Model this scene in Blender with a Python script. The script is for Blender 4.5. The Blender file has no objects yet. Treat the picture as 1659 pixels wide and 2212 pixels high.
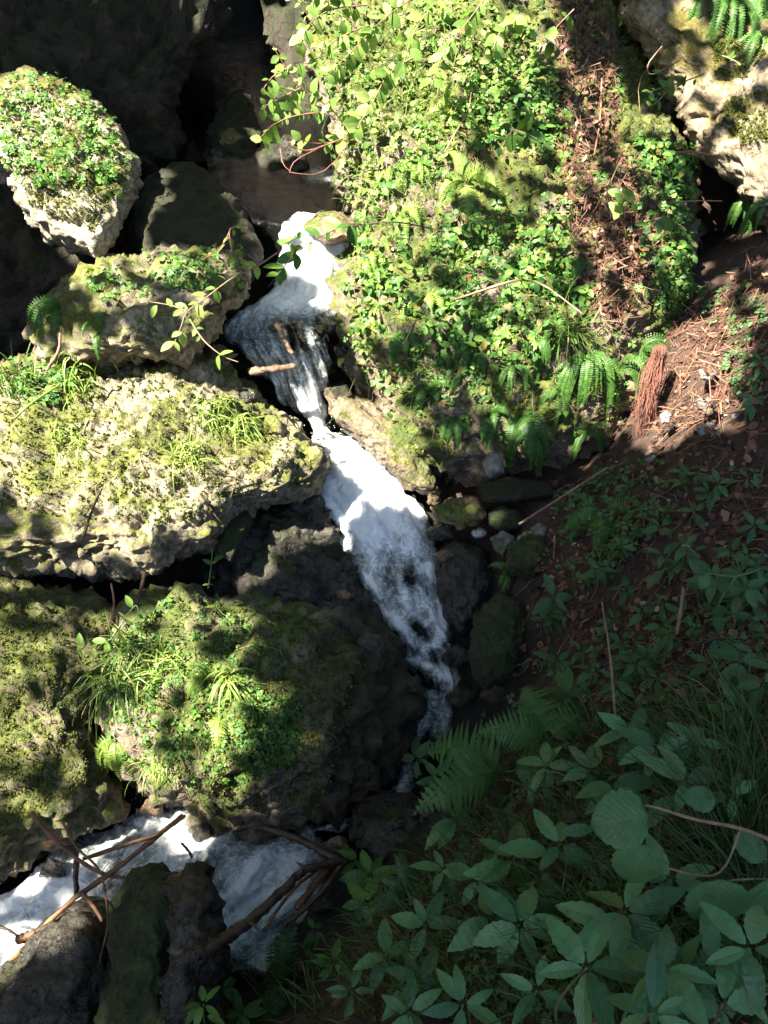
import bpy, bmesh, math, random
import numpy as np
from mathutils import Vector, Matrix
from mathutils.bvhtree import BVHTree

random.seed(7)
rng = np.random.default_rng(7)
S = bpy.context.scene
C = S.collection

# ------------------------------------------------------------------ camera, light, exposure
CAM = np.array([0.0, 0.0, 3.0]); PITCH = math.radians(42.0); FOCAL = 1106 / 0.6
FW = np.array([0, math.cos(PITCH), -math.sin(PITCH)]); RT = np.array([1.0, 0, 0]); DN = np.array([0, -math.sin(PITCH), -math.cos(PITCH)])
cd = bpy.data.cameras.new('camera'); cam = bpy.data.objects.new('camera', cd); C.objects.link(cam)
cd.sensor_fit = 'VERTICAL'; cd.sensor_height = 24; cd.sensor_width = 24; cd.lens = 12 / 0.6
cam.location = CAM; cam.rotation_euler = (math.pi / 2 - PITCH, 0, 0); cd.clip_end = 400; cd.clip_start = 0.02
S.camera = cam
SUN = np.array([-0.50, -0.24, 0.83]); SUN = SUN / np.linalg.norm(SUN)
w = bpy.data.worlds.new("World"); S.world = w; w.use_nodes = True
nt = w.node_tree; bg = nt.nodes['Background']; sky = nt.nodes.new('ShaderNodeTexSky')
sky.sky_type = 'NISHITA'; sky.sun_disc = False
sky.sun_elevation = math.asin(SUN[2]); sky.sun_rotation = math.atan2(SUN[0], SUN[1])
nt.links.new(sky.outputs[0], bg.inputs[0]); bg.inputs[1].default_value = 0.058
ld = bpy.data.lights.new('sun', 'SUN'); lo = bpy.data.objects.new('sun', ld); C.objects.link(lo)
ld.energy = 5.0; ld.angle = math.radians(0.5); ld.color = (1.0, 0.93, 0.80)
lo.rotation_euler = Vector(SUN).to_track_quat('Z', 'Y').to_euler(); lo.location = (-6, -3, 9)
S.view_settings.view_transform = 'Standard'; S.view_settings.look = 'None'
S.view_settings.exposure = 2.75; S.view_settings.gamma = 1.0
S.cycles.max_bounces = 6; S.cycles.diffuse_bounces = 3; S.cycles.glossy_bounces = 2; S.cycles.transparent_max_bounces = 8
S.cycles.transmission_bounces = 3; S.cycles.caustics_reflective = False; S.cycles.caustics_refractive = False
S.cycles.use_denoising = True

# ------------------------------------------------------------------ small maths
def P(px, py, d):
    "a point d metres along the view axis, at a place of the 1659 x 2212 picture"
    px = np.asarray(px, float); py = np.asarray(py, float); d = np.asarray(d, float)
    u = (px - 829.5) / FOCAL; v = (py - 1106) / FOCAL
    return CAM + d[..., None] * (FW + u[..., None] * RT + v[..., None] * DN)
def pix(p):
    q = np.asarray(p) - CAM; d = q @ FW
    return 829.5 + (q @ RT) / d * FOCAL, 1106 + (q @ DN) / d * FOCAL, d
def nrm(a):
    a = np.asarray(a, float); return a / (np.linalg.norm(a, axis=-1, keepdims=True) + 1e-12)
_perm = np.random.default_rng(3).permutation(256); _perm = np.concatenate([_perm, _perm, _perm])
_g = nrm(np.random.default_rng(4).normal(size=(256, 3)))
def perlin(p):
    p = np.asarray(p, float); i = np.floor(p).astype(int); f = p - i; i &= 255
    t = f * f * f * (f * (f * 6 - 15) + 10)
    def g(a, b, c):
        h = _perm[_perm[_perm[(i[:, 0] + a) & 255] + ((i[:, 1] + b) & 255)] + ((i[:, 2] + c) & 255)]
        return np.einsum('ij,ij->i', _g[h], f - np.array([a, b, c]))
    x0 = g(0,0,0) * (1 - t[:, 0]) + g(1,0,0) * t[:, 0]; x1 = g(0,1,0) * (1 - t[:, 0]) + g(1,1,0) * t[:, 0]
    x2 = g(0,0,1) * (1 - t[:, 0]) + g(1,0,1) * t[:, 0]; x3 = g(0,1,1) * (1 - t[:, 0]) + g(1,1,1) * t[:, 0]
    y0 = x0 * (1 - t[:, 1]) + x1 * t[:, 1]; y1 = x2 * (1 - t[:, 1]) + x3 * t[:, 1]
    return y0 * (1 - t[:, 2]) + y1 * t[:, 2]
def fbm(p, octv=4, ridged=False):
    s = 0; a = 1.0
    for k in range(octv):
        n = perlin(p * (2.03 ** k) + 17.3 * k)
        s = s + a * ((0.32 - np.abs(n)) if ridged else n); a *= 0.5
    return s
def worley(p):
    p = np.asarray(p, float); i = np.floor(p).astype(int); f1 = np.full(len(p), 9.0); f2 = np.full(len(p), 9.0)
    for a in (-1, 0, 1):
        for b in (-1, 0, 1):
            for c in (-1, 0, 1):
                j = (i + np.array([a, b, c])); m = j & 255; h = _perm[_perm[_perm[m[:, 0]] + m[:, 1]] + m[:, 2]]
                d = np.linalg.norm(j + 0.5 + 0.45 * _g[h] * 1.1 - p, axis=1); n1 = np.minimum(f1, d); f2 = np.minimum(f2, np.maximum(f1, d)); f1 = n1
    return f1, f2
def inpoly(px, py, poly):
    px = np.atleast_1d(px); py = np.atleast_1d(py); r = np.zeros(px.shape, bool); n = len(poly)
    for k in range(n):
        x0, y0 = poly[k]; x1, y1 = poly[(k + 1) % n]
        if y0 == y1: continue
        c = ((y0 > py) != (y1 > py)) & (px < (x1 - x0) * (py - y0) / (y1 - y0) + x0); r ^= c
    return r
def smooth_path(pts, n):
    pts = np.asarray(pts, float); k = len(pts); t = np.linspace(0, k - 1, n); i = np.clip(t.astype(int), 0, k - 2); f = (t - i)[:, None]
    p0 = pts[np.clip(i - 1, 0, k - 1)]; p1 = pts[i]; p2 = pts[i + 1]; p3 = pts[np.clip(i + 2, 0, k - 1)]
    return 0.5 * (2 * p1 + (p2 - p0) * f + (2 * p0 - 5 * p1 + 4 * p2 - p3) * f ** 2 + (3 * p1 - p0 - 3 * p2 + p3) * f ** 3)

# ------------------------------------------------------------------ mesh building
class MB:
    def __init__(s): s.V = []; s.F = {}; s.n = 0; s.UV = []; s.A = []
    def add(s, v, faces, uv=None, att=None):
        v = np.asarray(v, float).reshape(-1, 3); s.V.append(v)
        for k, f in faces.items(): s.F.setdefault(k, []).append(np.asarray(f, int).reshape(-1, k) + s.n)
        s.UV.append(np.zeros((len(v), 2)) if uv is None else np.asarray(uv, float))
        s.A.append(np.zeros(len(v)) if att is None else np.asarray(att, float)); s.n += len(v)
    def inst(s, tmpl, M, T):
        v, faces, uv = tmpl; N = len(T); k = len(v)
        vv = np.einsum('nij,kj->nki', M, v) + np.asarray(T)[:, None, :]
        off = (np.arange(N) * k)
        s.add(vv.reshape(-1, 3), {q: (np.asarray(f)[None] + off[:, None, None]).reshape(-1, q) for q, f in faces.items()}, np.tile(uv, (N, 1)))
    def build(s, name, mat, parent=None, loc=None, smooth=True):
        v = np.concatenate(s.V); me = bpy.data.meshes.new(name)
        if parent is not None: loc0 = np.array(parent.matrix_world.translation) if parent.parent is None else np.array(parent['_w'])
        else: loc0 = np.zeros(3)
        if loc is None: loc = loc0 if parent is not None else np.array([*(v[:, :2].mean(0)), v[:, 2].min()])
        vl = v - loc
        ks = sorted(s.F); fl = [np.concatenate(s.F[k]) for k in ks]
        li = np.concatenate([f.ravel() for f in fl]); lt = np.concatenate([np.full(len(f), k) for k, f in zip(ks, fl)])
        me.vertices.add(len(v)); me.vertices.foreach_set('co', vl.astype(np.float32).ravel())
        me.loops.add(len(li)); me.loops.foreach_set('vertex_index', li.astype(np.int32))
        me.polygons.add(len(lt)); me.polygons.foreach_set('loop_start', np.concatenate([[0], np.cumsum(lt)[:-1]]).astype(np.int32))
        me.polygons.foreach_set('use_smooth', np.full(len(lt), smooth))
        uv = np.concatenate(s.UV); ul = me.uv_layers.new(name='uv'); ul.data.foreach_set('uv', uv[li].astype(np.float32).ravel())
        a = np.concatenate(s.A)
        if a.any(): at = me.attributes.new('foam', 'FLOAT', 'POINT'); at.data.foreach_set('value', a.astype(np.float32))
        me.update(calc_edges=True); me.materials.append(mat)
        o = bpy.data.objects.new(name, me); C.objects.link(o)
        if parent is not None: o.parent = parent; o.location = loc - loc0
        else: o.location = loc
        return o
def tag(o, label, cat, group=None, kind=None):
    o['label'] = label
    if cat: o['category'] = cat
    if group: o['group'] = group
    if kind: o['kind'] = kind
    return o
def structure(o): o['kind'] = 'structure'; return o
def empty(name, loc, label, cat, group=None):
    o = bpy.data.objects.new(name, None); o.empty_display_size = 0.1; C.objects.link(o); o.location = loc
    o.matrix_world = Matrix.Translation(Vector(loc)); return tag(o, label, cat, group)
def tube(mb, pts, rad, sides=7, rough=0.0):
    pts = np.asarray(pts, float); n = len(pts); rad = np.broadcast_to(np.asarray(rad, float), (n,))
    T = nrm(np.gradient(pts, axis=0)); ref = np.array([0.3, 0.2, 0.93]); A = nrm(np.cross(T, ref)); B = np.cross(T, A)
    th = np.arange(sides) * 2 * math.pi / sides
    r = rad[:, None] * np.ones(sides)[None]
    if rough: r = r * (1 + rough * perlin(np.stack([np.repeat(np.arange(n) * 0.7, sides), np.tile(th, n) * 1.3, np.full(n * sides, pts[0, 0] * 9)], 1)).reshape(n, sides) * 2)
    v = pts[:, None] + r[..., None] * (np.cos(th)[None, :, None] * A[:, None] + np.sin(th)[None, :, None] * B[:, None])
    q = []; i = np.arange(n - 1)[:, None] * sides; j = np.arange(sides)[None]; j2 = (j + 1) % sides
    q = np.stack([i + j, i + j2, i + sides + j2, i + sides + j], -1).reshape(-1, 4)
    caps = np.array([np.arange(sides)[::-1], (n - 1) * sides + np.arange(sides)])
    mb.add(v.reshape(-1, 3), {4: np.concatenate([q, caps])} if sides == 4 else {4: q, sides: caps})

# ------------------------------------------------------------------ materials
def newmat(name):
    m = bpy.data.materials.new(name); m.use_nodes = True; n = m.node_tree.nodes; L = m.node_tree.links
    return m, n, L, n['Principled BSDF']
def noise(n, L, vec, scale, detail=4, rough=0.6, dist=0.0):
    t = n.new('ShaderNodeTexNoise'); t.inputs['Scale'].default_value = scale; t.inputs['Detail'].default_value = detail
    t.inputs['Roughness'].default_value = rough; t.inputs['Distortion'].default_value = dist
    L.new(vec, t.inputs['Vector']); return t.outputs['Fac']
def ramp(n, L, fac, stops):
    r = n.new('ShaderNodeValToRGB'); e = r.color_ramp.elements
    while len(e) < len(stops): e.new(0.5)
    for k, (p, c) in enumerate(stops): e[k].position = p; e[k].color = (*c, 1) if not np.isscalar(c) else (c, c, c, 1)
    L.new(fac, r.inputs[0]); return r.outputs[0]
def mixc(n, L, fac, a, b, mode='MIX'):
    m = n.new('ShaderNodeMix'); m.data_type = 'RGBA'; m.blend_type = mode
    for s, x in ((m.inputs[0], fac), (m.inputs[6], a), (m.inputs[7], b)):
        if hasattr(x, 'links') or hasattr(x, 'is_linked'): L.new(x, s)
        elif np.isscalar(x): s.default_value = x
        else: s.default_value = (*x, 1)
    return m.outputs[2]
def math_(n, L, op, a, b=0.0, clamp=False):
    m = n.new('ShaderNodeMath'); m.operation = op; m.use_clamp = clamp
    for s, x in ((m.inputs[0], a), (m.inputs[1], b)):
        if np.isscalar(x): s.default_value = x
        else: L.new(x, s)
    return m.outputs[0]
def bump(n, L, h, strength, dist, prev=None):
    b = n.new('ShaderNodeBump'); b.inputs['Strength'].default_value = strength; b.inputs['Distance'].default_value = dist
    L.new(h, b.inputs['Height'])
    if prev is not None: L.new(prev, b.inputs['Normal'])
    return b.outputs[0]
def n_x(n, L, pos):
    q = n.new('ShaderNodeSeparateXYZ'); L.new(pos, q.inputs[0]); return q.outputs[0]
def rock_mat(name, dark, light, moss=0.5, moss_a=(0.035, 0.055, 0.008), moss_b=(0.13, 0.15, 0.02), rough=0.9, pits=1.0, wet=None, wetx=None):
    m, n, L, b = newmat(name)
    g = n.new('ShaderNodeNewGeometry'); pos = g.outputs['Position']
    f1 = noise(n, L, pos, 5.5, 6, 0.65); f2 = noise(n, L, pos, 34, 6, 0.7); f3 = noise(n, L, pos, 13, 5, 0.6, 0.6)
    col = ramp(n, L, f1, [(0.3, dark), (0.7, light)])
    col = mixc(n, L, 0.85, col, ramp(n, L, f2, [(0.32, 0.22), (0.62, 1.25)]), 'MULTIPLY')
    hole = ramp(n, L, f3, [(0.36, 0.15), (0.46, 1.0)])
    col = mixc(n, L, 0.7 * pits, col, hole, 'MULTIPLY')
    vo = n.new('ShaderNodeTexVoronoi'); vo.inputs['Scale'].default_value = 55; vo.inputs['Randomness'].default_value = 1.0; wv = n.new('ShaderNodeVectorMath'); wv.operation = 'ADD'
    nz = n.new('ShaderNodeTexNoise'); nz.inputs['Scale'].default_value = 30; L.new(pos, nz.inputs['Vector']); sc_ = n.new('ShaderNodeVectorMath'); sc_.operation = 'SCALE'; sc_.inputs[3].default_value = 0.035
    L.new(nz.outputs['Color'], sc_.inputs[0]); L.new(pos, wv.inputs[0]); L.new(sc_.outputs[0], wv.inputs[1]); L.new(wv.outputs[0], vo.inputs['Vector'])
    pit = ramp(n, L, vo.outputs['Distance'], [(0.12, 0.25), (0.4, 1.0)])
    pit = mixc(n, L, ramp(n, L, f1, [(0.4, 0.15), (0.6, 1.0)]), (1.0, 1.0, 1.0), pit)
    col = mixc(n, L, 0.75 * min(1, pits), col, pit, 'MULTIPLY')
    sx = n.new('ShaderNodeSeparateXYZ'); L.new(g.outputs['Normal'], sx.inputs[0])
    f4 = noise(n, L, pos, 3.1, 5, 0.7); f5 = noise(n, L, pos, 60, 3, 0.6)
    mm = math_(n, L, 'ADD', math_(n, L, 'MULTIPLY', sx.outputs[2], 0.22), f4)
    mm = math_(n, L, 'ADD', mm, math_(n, L, 'MULTIPLY', f2, 0.35))
    mask = ramp(n, L, mm, [(0.98 - 0.42 * moss, 0.0), (1.10 - 0.42 * moss, 1.0)])
    mcol = ramp(n, L, noise(n, L, pos, 9, 4, 0.65), [(0.33, moss_a), (0.68, moss_b)])
    mcol = mixc(n, L, 0.75, mcol, ramp(n, L, f5, [(0.3, 0.35), (0.65, 1.3)]), 'MULTIPLY')
    if wetx:
        wm = ramp(n, L, math_(n, L, 'ADD', math_(n, L, 'MULTIPLY', math_(n, L, 'SUBTRACT', n_x(n, L, pos), wetx[0]), 1 / (wetx[1] - wetx[0])), math_(n, L, 'SUBTRACT', math_(n, L, 'MULTIPLY', f4, 1.6), 0.8)), [(0.2, 0.0), (0.8, 1.0)])
        mask = mixc(n, L, math_(n, L, 'MULTIPLY', wm, 0.75), mask, (0.0, 0.0, 0.0)); col = mixc(n, L, wm, col, mixc(n, L, 1.0, col, (0.22, 0.20, 0.17), 'MULTIPLY'))
    col = mixc(n, L, mask, col, mcol); L.new(col, b.inputs['Base Color'])
    b.inputs['Roughness'].default_value = rough
    if wet is not None:
        L.new(ramp(n, L, f2, [(0.35, wet), (0.7, rough)]), b.inputs['Roughness'])
    h = math_(n, L, 'ADD', math_(n, L, 'MULTIPLY', f2, 0.8), math_(n, L, 'MULTIPLY', hole, 0.8))
    nb = bump(n, L, h, 0.9, 0.02); nb = bump(n, L, noise(n, L, pos, 150, 3, 0.6), 0.7, 0.006, nb); L.new(nb, b.inputs['Normal'])
    return m
def leaf_mat(name, stops, rough=0.5, transl=0.3, veins=False, spec=0.35):
    m, n, L, b = newmat(name); g = n.new('ShaderNodeNewGeometry')
    col = ramp(n, L, g.outputs['Random Per Island'], stops)
    f = noise(n, L, g.outputs['Position'], 40, 3)
    col = mixc(n, L, 0.6, col, ramp(n, L, f, [(0.3, 0.65), (0.7, 1.2)]), 'MULTIPLY')
    if veins:
        u = n.new('ShaderNodeUVMap'); sx = n.new('ShaderNodeSeparateXYZ'); L.new(u.outputs[0], sx.inputs[0])
        av = math_(n, L, 'ABSOLUTE', sx.outputs[1])
        ph = math_(n, L, 'SUBTRACT', math_(n, L, 'MULTIPLY', sx.outputs[0], 9.0), math_(n, L, 'MULTIPLY', av, 3.4))
        vv = math_(n, L, 'ABSOLUTE', math_(n, L, 'SUBTRACT', math_(n, L, 'FRACT', ph), 0.5))
        mid = math_(n, L, 'LESS_THAN', av, 0.05)
        line = math_(n, L, 'MAXIMUM', mid, math_(n, L, 'LESS_THAN', vv, 0.07))
        col = mixc(n, L, math_(n, L, 'MULTIPLY', line, 0.26 if veins is True else veins), col, (0.14, 0.20, 0.10))
        fl = noise(n, L, g.outputs['Position'], 95, 2)
        col = mixc(n, L, ramp(n, L, fl, [(0.70, 0.0), (0.74, 0.8)]), col, (0.22, 0.24, 0.13))
        fb = noise(n, L, g.outputs['Position'], 17, 3)
        col = mixc(n, L, ramp(n, L, fb, [(0.70, 0.0), (0.75, 0.7)]), col, (0.09, 0.06, 0.025))
        nb = bump(n, L, vv, 0.28, 0.003); nb = bump(n, L, f, 0.4, 0.006, nb); L.new(nb, b.inputs['Normal'])
    L.new(col, b.inputs['Base Color']); b.inputs['Roughness'].default_value = rough; b.inputs['Specular IOR Level'].default_value = spec
    t = n.new('ShaderNodeBsdfTranslucent'); L.new(mixc(n, L, 1.0, col, (1.1, 1.25, 0.5), 'MULTIPLY'), t.inputs[0])
    mx = n.new('ShaderNodeMixShader'); mx.inputs[0].default_value = transl
    L.new(b.outputs[0], mx.inputs[1]); L.new(t.outputs[0], mx.inputs[2]); L.new(mx.outputs[0], n['Material Output'].inputs[0])
    return m
def wood_mat(name, a, b_, rough=0.75, sc=18):
    m, n, L, b = newmat(name); g = n.new('ShaderNodeNewGeometry'); f = noise(n, L, g.outputs['Position'], sc, 5, 0.7); f2 = noise(n, L, g.outputs['Position'], sc * 5, 3)
    c = ramp(n, L, f, [(0.32, a), (0.68, b_)]); c = mixc(n, L, 0.5, c, ramp(n, L, f2, [(0.3, 0.4), (0.7, 1.2)]), 'MULTIPLY'); L.new(c, b.inputs['Base Color'])
    b.inputs['Roughness'].default_value = rough; L.new(bump(n, L, f2, 0.6, 0.004), b.inputs['Normal']); return m
M = {}
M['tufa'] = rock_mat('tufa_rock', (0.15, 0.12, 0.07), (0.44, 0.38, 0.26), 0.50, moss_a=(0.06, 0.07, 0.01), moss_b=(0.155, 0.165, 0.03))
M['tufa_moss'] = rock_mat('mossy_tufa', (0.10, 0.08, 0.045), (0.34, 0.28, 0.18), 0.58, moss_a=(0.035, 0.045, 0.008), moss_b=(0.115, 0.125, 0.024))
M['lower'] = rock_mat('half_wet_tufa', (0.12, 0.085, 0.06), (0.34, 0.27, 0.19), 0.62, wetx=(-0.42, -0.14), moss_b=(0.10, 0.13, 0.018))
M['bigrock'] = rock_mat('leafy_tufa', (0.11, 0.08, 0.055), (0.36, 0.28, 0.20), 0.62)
M['bare'] = rock_mat('pale_limestone', (0.22, 0.185, 0.13), (0.50, 0.44, 0.33), 0.42, pits=0.5, moss_a=(0.06, 0.06, 0.01), moss_b=(0.16, 0.14, 0.025))
M['shade_darkrock'] = rock_mat('shaded_dark_rock', (0.02, 0.016, 0.010), (0.065, 0.052, 0.03), 0.5, (0.010, 0.014, 0.003), (0.032, 0.036, 0.008))  # dark rock, lowered further so the colour carries the gully's shade
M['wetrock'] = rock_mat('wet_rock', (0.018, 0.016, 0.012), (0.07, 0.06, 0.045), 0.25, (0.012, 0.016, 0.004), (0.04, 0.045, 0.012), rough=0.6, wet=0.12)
M['mossrock'] = rock_mat('moss_rock', (0.03, 0.028, 0.018), (0.085, 0.07, 0.045), 0.85, (0.012, 0.021, 0.004), (0.042, 0.055, 0.010), pits=0.4)
M['ochre'] = rock_mat('ochre_limestone', (0.20, 0.155, 0.095), (0.42, 0.34, 0.23), 0.5, pits=0.5, moss_a=(0.06, 0.055, 0.01), moss_b=(0.17, 0.14, 0.025))
M['ledge'] = rock_mat('damp_tan_rock', (0.07, 0.05, 0.03), (0.27, 0.21, 0.13), 0.35, moss_b=(0.13, 0.12, 0.02), rough=0.6, wet=0.3)
M['stone'] = rock_mat('grey_stone', (0.15, 0.13, 0.11), (0.32, 0.29, 0.26), 0.05, pits=0.2)
M['brownstone'] = rock_mat('brown_stone', (0.10, 0.06, 0.035), (0.30, 0.20, 0.12), 0.2, pits=0.4, rough=0.6)
M['whitestone'] = rock_mat('white_stone', (0.36, 0.35, 0.33), (0.56, 0.55, 0.52), 0.0, pits=0.1)
def soil():
    m, n, L, b = newmat('soil'); g = n.new('ShaderNodeNewGeometry'); p = g.outputs['Position']
    c = ramp(n, L, noise(n, L, p, 6, 6, 0.7), [(0.3, (0.025, 0.015, 0.010)), (0.7, (0.10, 0.055, 0.035))])
    f = noise(n, L, p, 70, 5, 0.7); c = mixc(n, L, 0.8, c, ramp(n, L, f, [(0.3, 0.3), (0.68, 1.5)]), 'MULTIPLY')
    at = n.new('ShaderNodeAttribute'); at.attribute_name = 'foam'
    c = mixc(n, L, at.outputs['Fac'], c, mixc(n, L, 1.0, c, (0.09, 0.12, 0.115), 'MULTIPLY')); L.new(c, b.inputs['Base Color'])
    L.new(ramp(n, L, at.outputs['Fac'], [(0.0, 0.95), (1.0, 0.35)]), b.inputs['Roughness'])
    L.new(bump(n, L, f, 1.0, 0.015), b.inputs['Normal']); return m
M['soil'] = soil()
M['clover'] = leaf_mat('clover_leaf', [(0, (0.03, 0.09, 0.018)), (0.5, (0.075, 0.18, 0.028)), (0.9, (0.14, 0.25, 0.045)), (0.96, (0.24, 0.24, 0.05)), (1, (0.20, 0.10, 0.05))])
M['lush_lit'] = leaf_mat('sunlit_leaf', [(0, (0.09, 0.18, 0.03)), (0.6, (0.23, 0.36, 0.08)), (1, (0.40, 0.48, 0.16))], transl=0.45)  # sun glow baked into a paler, more translucent leaf colour
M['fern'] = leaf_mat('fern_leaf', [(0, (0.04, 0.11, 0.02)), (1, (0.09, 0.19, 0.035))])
M['fern_lit'] = leaf_mat('sunlit_fern_leaf', [(0, (0.14, 0.24, 0.04)), (1, (0.26, 0.34, 0.07))], transl=0.35)  # lit copy of the fern: sunshine put into the paler green
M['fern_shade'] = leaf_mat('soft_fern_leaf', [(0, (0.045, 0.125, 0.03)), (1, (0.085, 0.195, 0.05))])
M['herb'] = leaf_mat('herb_leaf', [(0, (0.03, 0.11, 0.035)), (0.5, (0.085, 0.22, 0.075)), (1, (0.16, 0.33, 0.125))], rough=0.33, transl=0.25, veins=True, spec=0.5)
M['hazel'] = leaf_mat('corrugated_leaf', [(0, (0.055, 0.15, 0.055)), (1, (0.09, 0.21, 0.08))], rough=0.4, transl=0.2, veins=0.6)
M['bank'] = leaf_mat('bank_leaf', [(0, (0.035, 0.09, 0.025)), (0.8, (0.07, 0.15, 0.05)), (1, (0.11, 0.19, 0.06))], transl=0.25)
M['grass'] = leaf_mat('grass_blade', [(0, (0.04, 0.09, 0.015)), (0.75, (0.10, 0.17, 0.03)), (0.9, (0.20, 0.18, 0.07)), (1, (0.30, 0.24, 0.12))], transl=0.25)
M['grass_lit'] = leaf_mat('sunlit_grass_blade', [(0, (0.12, 0.20, 0.03)), (0.8, (0.24, 0.32, 0.07)), (1, (0.36, 0.32, 0.15))], transl=0.3)  # sunlit version of the grass, its brightness painted into the blades
M['litter'] = leaf_mat('dead_leaf', [(0, (0.03, 0.016, 0.011)), (0.5, (0.09, 0.042, 0.025)), (0.85, (0.18, 0.085, 0.05)), (0.97, (0.28, 0.19, 0.12)), (1, (0.42, 0.34, 0.25))], rough=0.7, transl=0.05)
M['needles'] = leaf_mat('needle_litter', [(0, (0.05, 0.022, 0.014)), (0.7, (0.15, 0.065, 0.042)), (1, (0.28, 0.16, 0.10))], rough=0.7, transl=0.0)
M['mosstuft'] = leaf_mat('moss_tuft', [(0, (0.035, 0.05, 0.006)), (0.6, (0.095, 0.12, 0.016)), (1, (0.17, 0.185, 0.03))], rough=0.8, transl=0.2)
M['canopy'] = leaf_mat('canopy_leaf', [(0, (0.07, 0.13, 0.03)), (1, (0.13, 0.21, 0.05))], transl=0.4)
M['bark'] = wood_mat('bark', (0.06, 0.05, 0.04), (0.16, 0.13, 0.10), 0.9, 8)
M['deadwood'] = wood_mat('dead_wood', (0.035, 0.018, 0.010), (0.27, 0.12, 0.045), 0.6)
M['darkwood'] = wood_mat('dark_wood', (0.02, 0.015, 0.012), (0.10, 0.06, 0.04), 0.5)
M['twig'] = wood_mat('twig_wood', (0.16, 0.09, 0.05), (0.36, 0.24, 0.15), 0.7)
M['redtwig'] = wood_mat('red_twig', (0.20, 0.07, 0.05), (0.42, 0.20, 0.13), 0.7)
M['stem'] = wood_mat('green_stem', (0.06, 0.10, 0.03), (0.13, 0.17, 0.06), 0.6)
def water_mat():
    m, n, L, b = newmat('stream_water')
    a = n.new('ShaderNodeAttribute'); a.attribute_name = 'foam'; u = n.new('ShaderNodeUVMap'); g = n.new('ShaderNodeNewGeometry'); pos = g.outputs['Position']
    f1 = noise(n, L, u.outputs[0], 14, 5, 0.65, 0.5); f2 = noise(n, L, pos, 30, 5, 0.7, 0.7); f3 = noise(n, L, pos, 110, 3, 0.7)
    s = math_(n, L, 'ADD', math_(n, L, 'MULTIPLY', f1, 0.45), math_(n, L, 'ADD', math_(n, L, 'MULTIPLY', f2, 0.4), math_(n, L, 'MULTIPLY', f3, 0.22)))
    k = math_(n, L, 'ADD', math_(n, L, 'MULTIPLY', a.outputs['Fac'], 0.62), s)
    k = math_(n, L, 'ADD', a.outputs['Fac'], math_(n, L, 'ADD', math_(n, L, 'MULTIPLY', math_(n, L, 'SUBTRACT', f1, 0.5), 0.55), math_(n, L, 'MULTIPLY', math_(n, L, 'SUBTRACT', f2, 0.5), 0.45)))
    rl = math_(n, L, 'ABSOLUTE', math_(n, L, 'SUBTRACT', noise(n, L, pos, 15, 3, 0.5, 1.5), 0.5)); lace_ = ramp(n, L, rl, [(0.0, 0.30), (0.06, 0.0)])
    k2 = math_(n, L, 'ADD', k, math_(n, L, 'MULTIPLY', lace_, ramp(n, L, k, [(0.0, 0.0), (0.3, 1.0)])))
    mask = ramp(n, L, k2, [(0.08, 0.0), (0.45, 0.40), (0.95, 1.0)]); fcol = ramp(n, L, k2, [(0.2, (0.42, 0.47, 0.45)), (0.9, (0.78, 0.80, 0.80))])
    h = math_(n, L, 'ADD', math_(n, L, 'MULTIPLY', f2, 1.0), math_(n, L, 'ADD', math_(n, L, 'MULTIPLY', f1, 1.0), math_(n, L, 'MULTIPLY', f3, 0.35)))
    nb = bump(n, L, h, 0.4, 0.016); L.new(fcol, b.inputs['Base Color'])
    b.inputs['Base Color'].default_value = (0.74, 0.77, 0.78, 1); b.inputs['Roughness'].default_value = 0.3; b.inputs['Subsurface Weight'].default_value = 0.5; b.inputs['Subsurface Scale'].default_value = 0.03; b.inputs['Subsurface Radius'].default_value = (1.0, 1.0, 1.0); L.new(nb, b.inputs['Normal'])
    tr = n.new('ShaderNodeBsdfTransparent'); tr.inputs[0].default_value = (0.20, 0.24, 0.21, 1)
    gl = n.new('ShaderNodeBsdfGlossy'); gl.inputs['Roughness'].default_value = 0.08; L.new(nb, gl.inputs['Normal'])
    fr = n.new('ShaderNodeFresnel'); fr.inputs[0].default_value = 1.33; L.new(nb, fr.inputs['Normal'])
    wm = n.new('ShaderNodeMixShader'); L.new(math_(n, L, 'MULTIPLY', fr.outputs[0], 0.4, True), wm.inputs[0]); L.new(tr.outputs[0], wm.inputs[1]); L.new(gl.outputs[0], wm.inputs[2])
    mx = n.new('ShaderNodeMixShader'); L.new(mask, mx.inputs[0]); L.new(wm.outputs[0], mx.inputs[1]); L.new(b.outputs[0], mx.inputs[2])
    L.new(mx.outputs[0], n['Material Output'].inputs[0]); return m
M['water'] = water_mat()

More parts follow.
